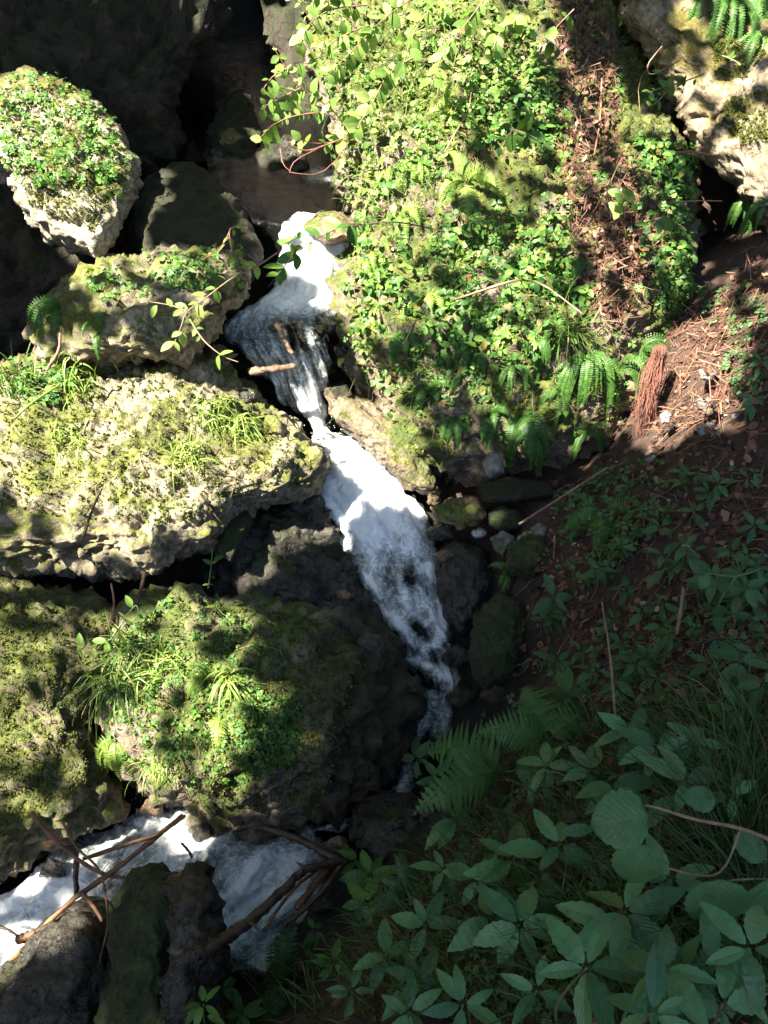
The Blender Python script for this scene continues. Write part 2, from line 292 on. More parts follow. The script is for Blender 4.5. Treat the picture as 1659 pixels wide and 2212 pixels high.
# ------------------------------------------------------------------ the ground: one sheet through known points of the ravine
gp = [(1659,560,3.85),(1530,640,4.05),(1560,800,3.35),(1659,900,3.05),(1440,960,3.4),(1300,965,4.05),(1350,905,4.0),(1390,840,3.9),(1250,1040,3.9),(1100,1100,3.92),(1500,1050,3.0),(1659,1250,2.6),(1350,1200,3.05),(1200,1260,3.35),
      (1120,1420,3.4),(1300,1450,2.75),(1500,1450,2.45),(1659,1600,2.05),(1100,1600,2.95),(1010,1650,3.2),(1300,1700,2.2),(1000,1800,2.75),(1659,1900,1.65),(1300,1950,1.75),
      (1000,2000,2.1),(830,2050,2.4),(720,1990,2.9),(660,2150,2.7),(900,2200,1.9),(1300,2200,1.5),(1659,2200,1.4),(500,2200,2.75),(850,1900,2.8),(880,1800,3.05),
      (830,1200,3.98),(760,1030,4.25),(690,850,4.45),(660,700,4.55),(650,430,4.75),(600,300,5.3),(500,100,6.7),(950,1450,3.72),(930,1650,3.55),(800,1760,3.42),(600,1860,3.42),(300,1860,3.42),(550,2050,3.2),(100,2050,3.25),(-100,2150,3.2),
      (560,1250,4.0),(500,1500,3.8),(100,1250,4.1),(100,1600,3.7),(200,900,4.7),(100,600,5.2),(300,300,6.6),(0,400,6.2),(400,480,5.0),(1100,700,4.7),(1200,300,5.6),(1500,400,4.8),(1500,540,4.6),(1560,500,4.7),(1620,500,4.3),(900,100,6.6),(1150,10,6.0)]
gx = [np.array(P(*map(float, g))) for g in gp] + [np.array(q, float) for q in
      [(3,3,2.3),(4,1,2.6),(3,-1,2.2),(0,-.8,1.5),(0.6,-0.2,1.48),(0,0.2,1.40),(-1.2,-1,0.6),(-2.5,0.5,0.3),(-4,2,1.5),(-5,5,3.0),(4,6,3.2),(0.5,9,4.6),(-3,9,6.0),(-2,7.6,2.6),(8,4,5),(-8,2,4.5),(0,14,11),(-8,10,9),(8,12,10),(0,-6,3.5),(7,-4,4),(-7,-5,3.5),(14,5,8),(-14,4,8),(0,20,9),(0,-14,5)]]
gx = np.array(gx)
def _rbf_fit(q, z):
    D = np.linalg.norm(q[:, None] - q[None], axis=-1); n = len(q)
    A = np.zeros((n + 3, n + 3)); A[:n, :n] = -D + np.eye(n) * -0.002; A[:n, n] = 1; A[:n, n + 1:] = q; A[n:, :n] = A[:n, n:].T
    return np.linalg.solve(A, np.concatenate([z, np.zeros(3)]))
_wt = _rbf_fit(gx[:, :2], gx[:, 2])
def ground_z(xy):
    xy = np.asarray(xy, float).reshape(-1, 2); out = []
    for c in np.array_split(xy, max(1, len(xy) // 4000)):
        D = np.linalg.norm(c[:, None] - gx[None, :, :2], axis=-1)
        out.append(-D @ _wt[:-3] + _wt[-3] + c @ _wt[-2:])
    return np.concatenate(out)
def axis(a, b, lo, hi, fine, grow):
    x = list(np.arange(a, b, fine)); s = fine
    while x[-1] < hi: s *= grow; x.append(x[-1] + s)
    s = fine
    while x[0] > lo: s *= grow; x.insert(0, x[0] - s)
    return np.array(x)
ax = axis(-1.8, 2.4, -18, 18, 0.022, 1.25); ay = axis(0.2, 4.6, -18, 24, 0.022, 1.25)
XX, YY = np.meshgrid(ax, ay); xy = np.stack([XX.ravel(), YY.ravel()], 1); zz = ground_z(xy)
q3 = np.column_stack([xy, zz]); zz = zz + 0.05 * fbm(q3 * 3.5, 4) + 0.018 * fbm(q3 * 18, 3)
nx = len(ax); ii = (np.arange(len(ay) - 1)[:, None] * nx + np.arange(nx - 1)[None]).ravel()
gmb = MB(); gv = np.column_stack([xy, zz]); gf = np.stack([ii, ii + 1, ii + nx + 1, ii + nx], 1); _sp = np.array([P(x, y, d)[:2] for x, y, d in [(500,60,6.6),(560,200,5.8),(640,330,5.1),(650,430,4.7),(690,560,4.4),(620,700,4.2),(690,940,4.2),(780,1020,4.0),(830,1200,3.85),(900,1380,3.65),(950,1500,3.55),(900,1680,3.4),(780,1790,3.25),(500,1850,3.15),(200,1900,3.1),(0,2050,3.0)]])
_sp = smooth_path(_sp, 120); wetg = np.concatenate([np.min(np.linalg.norm(c[:, None] - _sp[None], axis=-1), 1) for c in np.array_split(gv[:, :2], 40)])
gmb.add(gv, {4: gf}, att=np.clip(1.0 - (wetg - 0.32) / 0.18, 0.001, 1))
ground = structure(gmb.build('ground', M['soil'], loc=np.zeros(3)))
SURF = [(gv, gf)]

# ------------------------------------------------------------------ rocks
_ico = {}
def ico(sub):
    if sub not in _ico:
        b = bmesh.new(); bmesh.ops.create_icosphere(b, subdivisions=sub, radius=1); b.verts.ensure_lookup_table()
        _ico[sub] = (np.array([v.co[:] for v in b.verts]), np.array([[v.index for v in f.verts] for f in b.faces])); b.free()
    return _ico[sub]
def outline_radius(poly, c, th):
    poly = np.asarray(poly, float); r = np.zeros(len(th)); d = np.stack([np.cos(th), np.sin(th)], 1)
    for k in range(len(poly)):
        a = poly[k] - c; e = poly[(k + 1) % len(poly)] - poly[k]
        den = d[:, 0] * e[1] - d[:, 1] * e[0]; den = np.where(np.abs(den) < 1e-9, 1e-9, den)
        t = (a[0] * e[1] - a[1] * e[0]) / den; s = (a[0] * d[:, 1] - a[1] * d[:, 0]) / den
        ok = (t > 0) & (s >= -1e-6) & (s <= 1 + 1e-6); r = np.where(ok, np.maximum(r, t), r)
    return r
def rock(name, label, cat, poly, dt, db, bulge, mat, dside=0.0, p=2.6, sub=5, amp=0.05, crag=0.02, freq=2.5, c=None, back=None, group=None, seed=0.0, fn=None, chunk=0.62):
    v, f = ico(sub); poly = np.asarray(poly, float)
    if c is None: c = (poly.min(0) + poly.max(0)) / 2
    c = np.asarray(c, float); rho = np.hypot(v[:, 0], v[:, 1]); th = np.arctan2(v[:, 1], v[:, 0])
    tt = np.linspace(-math.pi, math.pi, 721); R = outline_radius(poly, c, tt); ker = np.ones(9) / 9
    Rs = np.convolve(np.concatenate([R[-5:-1], R, R[1:5]]), ker, 'valid'); R = np.interp(th, tt, Rs)
    rr = np.minimum(rho, 1.0); px = c[0] + R * rr * np.cos(th); py = c[1] + R * rr * np.sin(th)
    y0, y1 = poly[:, 1].min(), poly[:, 1].max(); x0, x1 = poly[:, 0].min(), poly[:, 0].max()
    t = (py - y0) / (y1 - y0); s = (px - (x0 + x1) / 2) / (x1 - x0)
    d = 1 / ((1 - t) / dt + t / db) + dside * s
    wz = np.power(np.clip(1 - rr ** p, 0, 1), 1 / p); size = 0.5 * (x1 - x0 + y1 - y0) / 2 / FOCAL * (dt + db) / 2
    if back is None: back = max(0.35 * size, bulge * 0.8)
    d = np.where(v[:, 2] < 0, d - wz * bulge, d + wz * back)
    if fn is not None: d = d + fn(px, py) * (v[:, 2] < 0)
    co = P(px, py, d)
    # normals
    def vnorm(co):
        fn_ = np.cross(co[f[:, 1]] - co[f[:, 0]], co[f[:, 2]] - co[f[:, 0]]); N = np.zeros_like(co)
        for k in range(3): np.add.at(N, f[:, k], fn_)
        return nrm(N)
    N = vnorm(co)
    if np.mean(np.einsum('ij,ij->i', N, co - co.mean(0))) < 0: f = f[:, ::-1]; N = -N
    q = co + seed * 3.7
    co = co + N * (amp * (fbm(q * freq, 4) * 1.3))[:, None]
    if crag:
        r1 = fbm(q * freq * 3.2, 4, True) - 0.25; r2 = fbm(q * np.array([9, 9, 22.0]), 4)
        wq = q + 0.05 * np.stack([perlin(q * 6 + k * 9.1) for k in range(3)], 1)
        g1, g2 = worley(wq * np.array([freq * 2.2, freq * 2.2, freq * 3.4])); k1, k2 = worley(wq * freq * 7)
        facet = np.clip(g2 - g1, 0, 0.35) - 0.2; knob = 0.5 - k1
        co = co + N * (crag * (r1 * 2.2 + r2 * 1.0 + 0.55 * fbm(q * 42, 3) + facet * 4.2 * chunk + knob * 1.5 * chunk))[:, None]
    mb = MB(); mb.add(co, {3: f}); o = mb.build(name, mat)
    SURF.append((co, f)); return tag(o, label, cat, group)

rock('cliff', 'dark shaded cliff wall rising behind the hanging boulder', 'cliff', [(-260,-260),(450,-260),(478,0),(470,60),(440,110),(420,170),(395,210),(370,290),(330,350),(290,430),(260,600),(200,760),(0,850),(-260,850)], 5.6, 4.9, 0.5, M['shade_darkrock'], dside=0.5, sub=6, amp=0.18, crag=0.05, c=(80, 200))
rock('cliff', 'shaded bank of rock behind the upper pool at the top edge', 'cliff', [(560,-260),(960,-260),(960,330),(760,360),(660,330),(600,260),(570,150),(560,0)], 6.6, 5.6, 0.3, M['shade_darkrock'], sub=5, amp=0.12, crag=0.04)
rock('boulder', 'hanging boulder with green leafy cap and bare white underside', 'boulder', [(-90,205),(0,170),(60,152),(120,165),(180,195),(240,260),(283,340),(292,400),(272,470),(250,540),(215,570),(165,548),(110,512),(70,470),(40,420),(-10,362),(-90,330)], 4.75, 4.2, 0.46, M['bare'], sub=6, amp=0.06, crag=0.022, c=(130, 350))
rock('boulder', 'dim mossy boulder standing in shade left of the upper pool', 'boulder', [(275,440),(330,388),(400,368),(450,390),(500,430),(545,475),(560,530),(540,590),(450,620),(330,620),(290,570),(265,500)], 4.7, 4.2, 0.3, M['shade_darkrock'], sub=5, amp=0.06)
rock('boulder', 'small shaded boulder with tuft of leaves above the dark mossy one', 'boulder', [(445,270),(488,218),(525,205),(548,240),(566,300),(560,365),(500,378),(450,340)], 5.6, 5.2, 0.25, M['shade_darkrock'], sub=5, amp=0.05)
rock('boulder', 'grey wet slab washed by the stream behind the upper pool', 'boulder', [(600,310),(628,298),(650,330),(668,365),(640,378),(612,370),(590,350)], 5.2, 4.95, 0.12, M['wetrock'], sub=4, amp=0.03)
rock('boulder', 'low dark rock at the rear bank of the upper pool', 'boulder', [(560,330),(590,320),(620,350),(615,385),(575,390),(545,370)], 5.1, 4.95, 0.12, M['shade_darkrock'], sub=4, amp=0.03)
rock('boulder', 'rounded brown rock at the lip of the sunlit waterfall', 'boulder', [(660,490),(690,462),(735,455),(775,478),(770,520),(700,530)], 4.3, 4.2, 0.16, M['brownstone'], sub=5, amp=0.03, crag=0.008)
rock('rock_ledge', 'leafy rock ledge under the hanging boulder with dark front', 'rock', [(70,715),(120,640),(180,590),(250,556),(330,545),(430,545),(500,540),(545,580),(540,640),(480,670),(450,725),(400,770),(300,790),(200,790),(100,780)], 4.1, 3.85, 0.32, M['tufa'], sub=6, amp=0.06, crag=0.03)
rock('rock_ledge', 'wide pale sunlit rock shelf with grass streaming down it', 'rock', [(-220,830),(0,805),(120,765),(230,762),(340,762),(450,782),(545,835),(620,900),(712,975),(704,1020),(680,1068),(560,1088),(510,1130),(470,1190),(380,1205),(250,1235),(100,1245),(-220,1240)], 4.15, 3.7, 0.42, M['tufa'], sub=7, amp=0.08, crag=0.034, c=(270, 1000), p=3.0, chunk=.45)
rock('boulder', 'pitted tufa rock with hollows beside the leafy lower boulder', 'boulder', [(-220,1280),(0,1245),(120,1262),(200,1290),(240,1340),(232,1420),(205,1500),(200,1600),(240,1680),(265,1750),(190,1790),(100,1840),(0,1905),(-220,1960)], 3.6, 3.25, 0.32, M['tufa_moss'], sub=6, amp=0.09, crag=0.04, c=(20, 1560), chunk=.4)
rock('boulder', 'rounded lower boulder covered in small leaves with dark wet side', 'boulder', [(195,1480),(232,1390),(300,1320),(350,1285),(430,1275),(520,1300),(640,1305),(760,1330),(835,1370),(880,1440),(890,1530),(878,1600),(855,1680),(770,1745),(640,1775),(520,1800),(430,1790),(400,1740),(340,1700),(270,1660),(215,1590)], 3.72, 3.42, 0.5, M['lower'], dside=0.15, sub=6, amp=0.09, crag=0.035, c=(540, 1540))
rock('rock_slab', 'black water-washed rock slope between the shelf and the stream', 'rock', [(440,1210),(500,1110),(600,1080),(690,1082),(735,1140),(765,1230),(800,1310),(880,1400),(820,1440),(640,1420),(480,1360),(425,1290)], 4.0, 3.7, 0.22, M['wetrock'], sub=6, amp=0.06, crag=0.03)
rock('boulder', 'smooth olive stone at the end of the pale shelf', 'boulder', [(462,1200),(470,1140),(500,1105),(535,1100),(545,1130),(525,1170),(500,1215)], 3.72, 3.6, 0.12, M['mossrock'], sub=5, amp=0.02, crag=0.006)
def big_fn(px, py):  # the step between the leaning front face and the sloping top
    t = np.clip((py - 640) / 200, -1, 1); return 0.10 * t
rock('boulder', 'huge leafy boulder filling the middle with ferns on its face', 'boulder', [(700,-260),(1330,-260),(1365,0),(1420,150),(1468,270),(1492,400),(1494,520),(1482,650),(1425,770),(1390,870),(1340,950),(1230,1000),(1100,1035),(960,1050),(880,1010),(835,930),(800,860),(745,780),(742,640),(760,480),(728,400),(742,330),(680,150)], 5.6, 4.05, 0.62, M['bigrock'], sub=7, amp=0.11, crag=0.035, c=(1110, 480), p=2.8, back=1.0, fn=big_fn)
rock('rock_ledge', 'low yellowish ledge lit beside the white chute', 'rock', [(700,832),(770,855),(840,895),(900,925),(940,1000),(950,1070),(870,1062),(835,1000),(775,940),(712,895)], 4.15, 3.95, 0.16, M['ledge'], sub=6, amp=0.04, crag=0.018, c=(835, 950), chunk=.4)
rock('boulder', 'tall pale limestone rock at the upper right with moss patches', 'boulder', [(1340,-200),(1900,-200),(1900,560),(1660,500),(1600,450),(1560,380),(1505,300),(1462,240),(1430,150),(1385,60),(1340,0)], 4.9, 4.2, 0.45, M['ochre'], sub=6, amp=0.10, crag=0.03, c=(1640, 150))
small = [
 ('brown wet rock at the stream edge below the orange stone', [(945,1195),(985,1168),(1040,1185),(1064,1260),(1042,1335),(1000,1375),(960,1335),(945,1260)], 3.85, 3.68, .16, 'wetrock', 5),
 ('dark moss covered rock below the brown wet one', [(1030,1330),(1085,1288),(1130,1290),(1145,1380),(1112,1475),(1050,1490),(1015,1420)], 3.6, 3.45, .16, 'mossrock', 5),
 ('round cushion of green moss over a rock beside the litter slope', [(1088,1185),(1130,1150),(1180,1153),(1207,1190),(1196,1232),(1140,1254),(1095,1232)], 3.68, 3.5, .12, 'mossrock', 5),
 ('pinkish grey angular stone between moss cushion and stream', [(1058,1162),(1085,1148),(1112,1160),(1106,1186),(1085,1203),(1068,1186)], 3.72, 3.66, .05, 'stone', 4),
 ('small cream stone just above the pinkish grey one', [(1020,1150),(1035,1142),(1050,1150),(1044,1160),(1028,1162)], 3.72, 3.7, .03, 'whitestone', 3),
 ('orange brown flat stone where the chute meets the bank', [(930,1095),(975,1072),(1040,1082),(1050,1120),(1000,1142),(940,1135)], 3.92, 3.82, .10, 'brownstone', 5),
 ('mossy cobble under the overhang of the huge boulder', [(1055,1110),(1085,1092),(1122,1105),(1125,1140),(1085,1150),(1058,1135)], 3.86, 3.78, .07, 'mossrock', 4),
 ('grey rounded cobble beside the stick under the overhang', [(1145,1140),(1165,1128),(1185,1140),(1178,1160),(1152,1162)], 3.66, 3.62, .04, 'stone', 4),
 ('grey chunk of rock embedded low in the face of the huge boulder', [(1040,1000),(1060,975),(1088,990),(1085,1020),(1058,1030)], 3.66, 3.64, .07, 'stone', 4),
 ('wide dark rock lying under the huge boulder', [(1030,1050),(1100,1030),(1180,1040),(1200,1070),(1120,1085),(1040,1085)], 3.95, 3.85, .10, 'shade_darkrock', 4),
 ('small pink stone at the foam edge', [(940,1195),(965,1188),(985,1200),(965,1214),(942,1212)], 3.72, 3.70, .04, 'brownstone', 3),
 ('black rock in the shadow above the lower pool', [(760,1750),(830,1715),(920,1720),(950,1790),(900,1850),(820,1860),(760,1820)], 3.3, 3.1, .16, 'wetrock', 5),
 ('white pebble at the right edge above another white stone', [(1632,1015),(1645,1002),(1662,1012),(1660,1032),(1640,1034)], 2.95, 2.92, .035, 'whitestone', 4),
 ('white flat stone at the right edge below another white stone', [(1630,1052),(1650,1044),(1675,1050),(1672,1070),(1640,1068)], 2.88, 2.86, .035, 'whitestone', 4),
 ('small grey pebble touching the white one at the right edge', [(1618,1018),(1630,1012),(1636,1024),(1624,1032)], 2.94, 2.93, .02, 'whitestone', 3),
 ('cream stone lying in sunlit red needles', [(1505,862),(1530,856),(1545,872),(1530,890),(1508,884)], 3.2, 3.16, .04, 'stone', 4),
 ('pale stone beside the hanging roots', [(1426,895),(1440,885),(1452,898),(1446,916),(1430,914)], 3.36, 3.33, .035, 'whitestone', 4),
 ('grey stone at the top of the sunlit needle patch', [(1510,800),(1535,792),(1550,806),(1538,822),(1514,818)], 3.34, 3.3, .04, 'stone', 4),
 ('long pale stone at the lower edge of the sunlit needles', [(1505,930),(1530,912),(1545,920),(1528,940),(1510,944)], 3.14, 3.1, .03, 'stone', 4),
 ('flat grey rock in dark litter near the right edge', [(1570,1060),(1600,1050),(1625,1060),(1615,1078),(1580,1080)], 2.94, 2.9, .03, 'shade_darkrock', 4),
]
for lb, po, a, b_, bu, mt, sb in small:
    rock('stone' if sb < 5 else 'boulder', lb, 'stone' if sb < 5 else 'boulder', po, a, b_, bu, M[mt], sub=sb, amp=0.03 if sb > 4 else 0.012, crag=0.012 if sb > 4 else 0.004, freq=5)
rock('boulder', 'blue black shiny wet boulder at the lower left corner', 'boulder', [(-120,2330),(-120,2200),(0,2110),(60,2040),(120,1990),(190,1962),(232,1990),(252,2060),(240,2150),(225,2330)], 2.95, 2.7, 0.28, M['wetrock'], sub=6, amp=0.05, crag=0.015, c=(90, 2170))
rock('boulder', 'dark rock with moss stripe rising from the lower pool', 'boulder', [(215,2350),(226,2130),(240,2000),(275,1905),(318,1876),(360,1890),(400,1960),(410,2100),(390,2350)], 2.9, 2.5, 0.24, M['mossrock'], sub=6, amp=0.05, crag=0.02, c=(310, 2100), p=2.2)
rock('boulder', 'dark grooved rock against the foam of the lower pool', 'boulder', [(345,2040),(368,1920),(405,1872),(445,1872),(464,1930),(472,2030),(455,2150),(445,2350),(340,2350)], 2.82, 2.42, 0.22, M['wetrock'], sub=6, amp=0.05, crag=0.025, c=(405, 2090), p=2.2)

# everything solid so far, for resting things on surfaces
_vv = []; _ff = []; _o = 0
for v, f in SURF: _vv.append(v); _ff += (f + _o).tolist(); _o += len(v)
BVH = BVHTree.FromPolygons([Vector(x) for x in np.concatenate(_vv)], _ff)
def cast(o, d, far=60.0):
    h = BVH.ray_cast(Vector(o), Vector(d), far)
    if h[0] is None: return None
    n = np.array(h[1]); d = np.asarray(d, float)
    return np.array(h[0]), (n if n @ d < 0 else -n)
def hit(px, py):
    d = P(px, py, 1.0) - CAM; return cast(CAM, d / np.linalg.norm(d))
def near(px, py, lift=0.0):
    h = hit(px, py)
    if h is None: return P(px, py, 4.0), np.array([0, 0, 1.0])
    d = nrm(CAM - h[0]); return h[0] + d * lift, h[1]

# ------------------------------------------------------------------ water: sheets along the bed
WATER = []
def ribbon(rows, n, m, amp, foamfn, name, seed=0, pat=1.0):
    r = smooth_path(rows, n); T = np.linspace(0, 1, m)
    px = r[:, 1:2] * (1 - T) + r[:, 2:3] * T; py = np.repeat(r[:, 0:1], m, 1) + r[:, 5:6] * (T - 0.5); d = np.repeat(r[:, 3:4], m, 1)
    px = px + 14 * fbm(np.column_stack([np.repeat(r[:, 0] / 38, m), np.tile(np.sign(T - .5) * 3, n), np.full(n * m, seed * 2.2)]), 3).reshape(n, m) * (np.abs(2 * T - 1) ** 2)[None]
    d = d + 0.10 * (np.abs(2 * T - 1) ** 3)[None]
    co = P(px, py, d); s = np.concatenate([[0], np.cumsum(np.linalg.norm(np.diff(co[:, m // 2], axis=0), axis=1))])
    width = np.linalg.norm(co[:, -1] - co[:, 0], axis=1)
    uv = np.stack([np.repeat((T * 0.5)[None], n, 0) * 1.2, np.repeat(s[:, None], m, 1) * 0.28], -1)
    fl = np.stack([np.repeat((T - .5)[None], n, 0) * width[:, None] * 9, np.repeat(s[:, None], m, 1) * 4.0, np.full((n, m), seed * 5.1)], -1).reshape(-1, 3)
    N = nrm(np.cross(np.gradient(co, axis=0), np.gradient(co, axis=1))).reshape(-1, 3); c = co.reshape(-1, 3)
    sg = np.sign(np.einsum('ij,ij->i', N, CAM - c)); N = N * sg[:, None]
    foam = np.repeat(r[:, 4:5], m, 1).ravel() * 1.0
    steep = np.clip(np.abs(np.gradient(co[:, m // 2, 2])) / (np.linalg.norm(np.gradient(co[:, m // 2], axis=0), axis=1) + 1e-9) - .35, 0, .5) * 2; steep = np.repeat(np.convolve(np.pad(steep, 12, 'edge'), np.ones(25) / 25, 'valid')[:, None], m, 1).ravel()
    strand = fbm(fl * np.array([2.6, .45, 1]) + 40, 4); eddy = fbm(fl * np.array([.8, .9, 1]) + 11, 4); lines = 0.3 - np.abs(fbm(fl * np.array([.7, .6, 1]) + 77, 3)) * 1.6
    foam = foamfn(px.ravel(), py.ravel(), foam, np.tile(T, n)) + pat * (steep * 0.75 * strand + (1 - steep) * (0.55 * eddy + 0.35 * lines) - 0.05)
    disp = amp * (steep * 0.9 * strand + (1 - steep) * (0.9 * fbm(fl, 3) + 0.3 * fbm(c * 26 + seed, 2, True)) + 0.35 * fbm(c * 11 + seed, 2) + .10 * fbm(c * 60, 2))
    c = c + N * disp[:, None]
    WATER.append((c, foam, N))
    ii = (np.arange(n - 1)[:, None] * m + np.arange(m - 1)[None]).ravel(); F = np.stack([ii, ii + 1, ii + m + 1, ii + m], 1)
    mb = MB(); mb.add(c, {4: F}, uv.reshape(-1, 2), foam + 1e-4); return structure(mb.build(name, M['water']))
def dline(px, py, pts):
    d = np.full(len(px), 1e9)
    for (x0, y0), (x1, y1) in zip(pts[:-1], pts[1:]):
        t = np.clip(((px - x0) * (x1 - x0) + (py - y0) * (y1 - y0)) / ((x1 - x0) ** 2 + (y1 - y0) ** 2), 0, 1); d = np.minimum(d, np.hypot(px - x0 - t * (x1 - x0), py - y0 - t * (y1 - y0)))
    return d
def lace(px, py, foam, T):
    wob = np.column_stack([px / 40, py / 40, px * 0 + 8]); px = px + 14 * fbm(wob, 3); py = py + 14 * fbm(wob + 5, 3)
    for pts, wd, k in [([(800,1300),(850,1335),(880,1368),(918,1400),(942,1388),(955,1345),(957,1310)], 11, .55), ([(885,1428),(940,1438),(975,1470),(982,1495)], 9, .55), ([(770,1225),(800,1260),(815,1285)], 8, .35), ([(912,1230),(930,1234)], 12, .7), ([(860,1240),(880,1300),(890,1330)], 10, .3)]:
        foam = foam + k * np.exp(-(dline(px, py, pts) / wd) ** 2)
    foam = foam - .38 * np.exp(-(dline(px, py, [(895,1340),(912,1378)]) / 17) ** 2) - .25 * np.exp(-(dline(px, py, [(780,1255),(795,1280)]) / 14) ** 2) - .35 * np.exp(-(dline(px, py, [(900,1460),(930,1480)]) / 16) ** 2)
    e = 1 - np.abs(2 * T - 1); foam = foam + 0.30 * np.clip(e, 0, 0.5) - 0.14 - 0.7 * np.clip((0.16 - e) / 0.16, 0, 1)
    q = np.column_stack([px / 60, py / 75, px * 0]); return foam + 0.35 * fbm(q, 3)
# row, left, right, distance, foam, skew
main = [(462,640,790,4.42,0.55,0),(482,622,785,4.36,0.95,0),(500,612,778,4.30,1.3,0),(560,602,762,4.24,1.3,0),(620,592,752,4.22,1.3,0),(660,520,748,4.16,1.0,-10),(700,455,742,4.10,0.36,-20),(745,490,732,4.06,0.36,-20),
        (790,545,722,4.10,0.62,0),(860,600,712,4.18,0.70,0),(930,668,716,4.20,1.0,0),(960,676,800,4.12,1.3,0),(1010,690,845,4.02,1.4,0),(1060,672,868,3.95,1.35,0),(1105,688,915,3.88,1.25,0),(1150,712,938,3.82,0.85,10),
        (1210,735,962,3.76,0.58,10),(1270,750,975,3.70,0.50,10),(1330,785,985,3.66,0.50,10),(1400,840,995,3.62,0.46,10),(1460,885,998,3.59,0.40,10),(1520,895,995,3.56,0.34,0),(1600,860,990,3.50,0.28,0),(1680,830,965,3.42,0.28,0),(1750,730,930,3.33,0.34,-20),(1800,640,800,3.28,0.5,-30)]
ribbon(main, 620, 110, 0.045, lace, 'stream_water', 1, 1.0)
upper = [(-30,430,620,7.3,0.25,0),(20,420,640,6.9,0.2,0),(70,400,680,6.5,0.25,0),(130,380,700,6.1,0.12,0),(220,400,720,5.6,0.0,0),(300,420,780,5.25,0.0,0),(370,450,800,4.9,0.18,0),(420,480,810,4.65,0.05,0),(470,540,800,4.46,0.05,0),(490,560,800,4.42,0.0,0)]
def pale(px, py, foam, T): return foam - 0.55 + 0.95 * np.exp(-((px - 690) / 55) ** 2 - ((py - 378) / 28) ** 2) + 0.2 * fbm(np.column_stack([px / 90, py / 25, px * 0]), 3)
ribbon(upper, 120, 70, 0.012, pale, 'upper_pool_water', 2, 0.3)
def poolz(): pass
pool = [(1725,330,420,3.38,0.9,0),(1755,300,470,3.34,0.85,0),(1790,200,720,3.27,0.75,-10),(1840,120,720,3.18,0.85,0),(1900,60,700,3.10,0.9,0),(1960,-60,690,3.04,0.9,0),(2020,-160,660,2.98,0.85,0),(2080,-200,640,2.92,0.75,0),(2110,-200,650,2.88,0.2,0),(2190,-200,720,2.84,0.0,0)]
def poolfoam(px, py, foam, T):
    q = np.column_stack([px / 130, py / 110, px * 0 + 3]); f = foam - 0.22 + 0.7 * fbm(q, 3)
    f = f - 0.7 * np.clip((px - 660) / 60, 0, 1) + 0.5 * ((px < 160) & (py > 1900)) ; return f
ribbon(pool, 260, 260, 0.05, poolfoam, 'lower_pool_water', 3)
for _s in (('stream_water'), ('upper_pool_water'), ('lower_pool_water')): bpy.data.objects[_s]['kind'] = 'structure'

mb = MB(); iv, if_ = ico(1)
for k, (nspr, sel) in enumerate([(110, lambda c: (c[:, 2] > .40) & (c[:, 2] < .50)), (200, lambda c: (c[:, 1] <= 2.6))]):
    c = np.concatenate([x[0] for x in WATER]); fo = np.concatenate([x[1] for x in WATER]); n_ = np.concatenate([x[2] for x in WATER]); idx = np.nonzero((fo > .75) & sel(c))[0]
    for i in rng.choice(idx, nspr):
        mb.add(iv * rng.uniform(.001, .0026) + c[i] + n_[i] * (.02 + .05 * rng.random() ** 2) + rng.normal(size=3) * .02, {3: if_}, att=np.full(len(iv), 1.2))
tag(mb.build('spray', M['water']), 'white water drops flying above the rapids', 'spray', kind='stuff')
EDGE = [(560,395,5.0),(600,400,4.9),(500,300,5.6),(520,420,4.8),(470,330,5.6),(420,250,6.0),(430,330,5.6),(610,250,5.6),(540,150,6.2),(470,640,4.2),(480,770,4.05),(520,860,4.2),(740,760,4.15),(735,850,4.2),(935,1080,3.9),(950,1150,3.78),(690,1120,3.85),(720,1200,3.8),(745,1290,3.72),(800,1390,3.68),(990,1420,3.6),(1000,1500,3.5),(985,1720,3.2),(930,1760,3.2),(860,1780,3.22),(780,1800,3.2),(720,1830,3.1),(1180,1260,3.45),(700,1960,2.95),(720,2040,2.75),(660,2080,2.85),(110,1880,3.15),(880,1480,3.62),(1075,1500,3.35),(330,1745,3.3),(430,1800,3.25)]
for k, (x, y, d) in enumerate(EDGE):
    h = hit(x, y); dd = min(d, pix(h[0])[2] + .02) if h else d; r = rng.uniform(14, 30); a0 = rng.random() * 6; th = np.arange(9) * 2 * math.pi / 9
    rr_ = r * (1 + .28 * rng.normal(size=9).clip(-1, 1)); po = [(x + q * math.cos(t + a0) * 1.2, y + q * math.sin(t + a0) * .85) for q, t in zip(rr_, th)]
    rock('stone', 'wet cobble half sunk along the stream edge', 'stone', po, dd, dd, .04, M[['wetrock', 'shade_darkrock', 'brownstone', 'wetrock'][k % 4]], sub=4, amp=0.012, crag=0.006, freq=6, group='wet cobbles along the stream', seed=k * .37)
# ------------------------------------------------------------------ leaf templates (along +X, facing +Z)
def blade(L, W, n=7, fold=0.15, droop=0.2, serr=0.0, shape=1.0, ripple=0.0):
    t = np.linspace(0, 1, n); wd = W * np.sin(np.pi * np.clip(t, 0, 1) ** shape) ** 0.8; wd[0] = W * 0.06; wd[-1] = 0
    wd = wd * (1 + serr * (np.arange(n) % 2 * 2 - 1)); x = L * t; z = -droop * L * t ** 2 + ripple * W * (np.arange(n) % 2)
    v = []; uv = []
    for k in range(n):
        for s in (-1, 0, 1): v.append((x[k] - (serr * 0.3 * wd[k] if s else 0), s * wd[k], z[k] + abs(s) * fold * wd[k])); uv.append((t[k], s))
    q = []
    for k in range(n - 1):
        a = 3 * k; q += [(a, a + 3, a + 4, a + 1), (a + 1, a + 4, a + 5, a + 2)]
    return np.array(v), {4: np.array(q)}, np.array(uv)
def flat(pts):
    v = np.array([(x, y, z) for x, y, z in pts], float); return v, {len(v): np.arange(len(v))[None]}, np.zeros((len(v), 2))
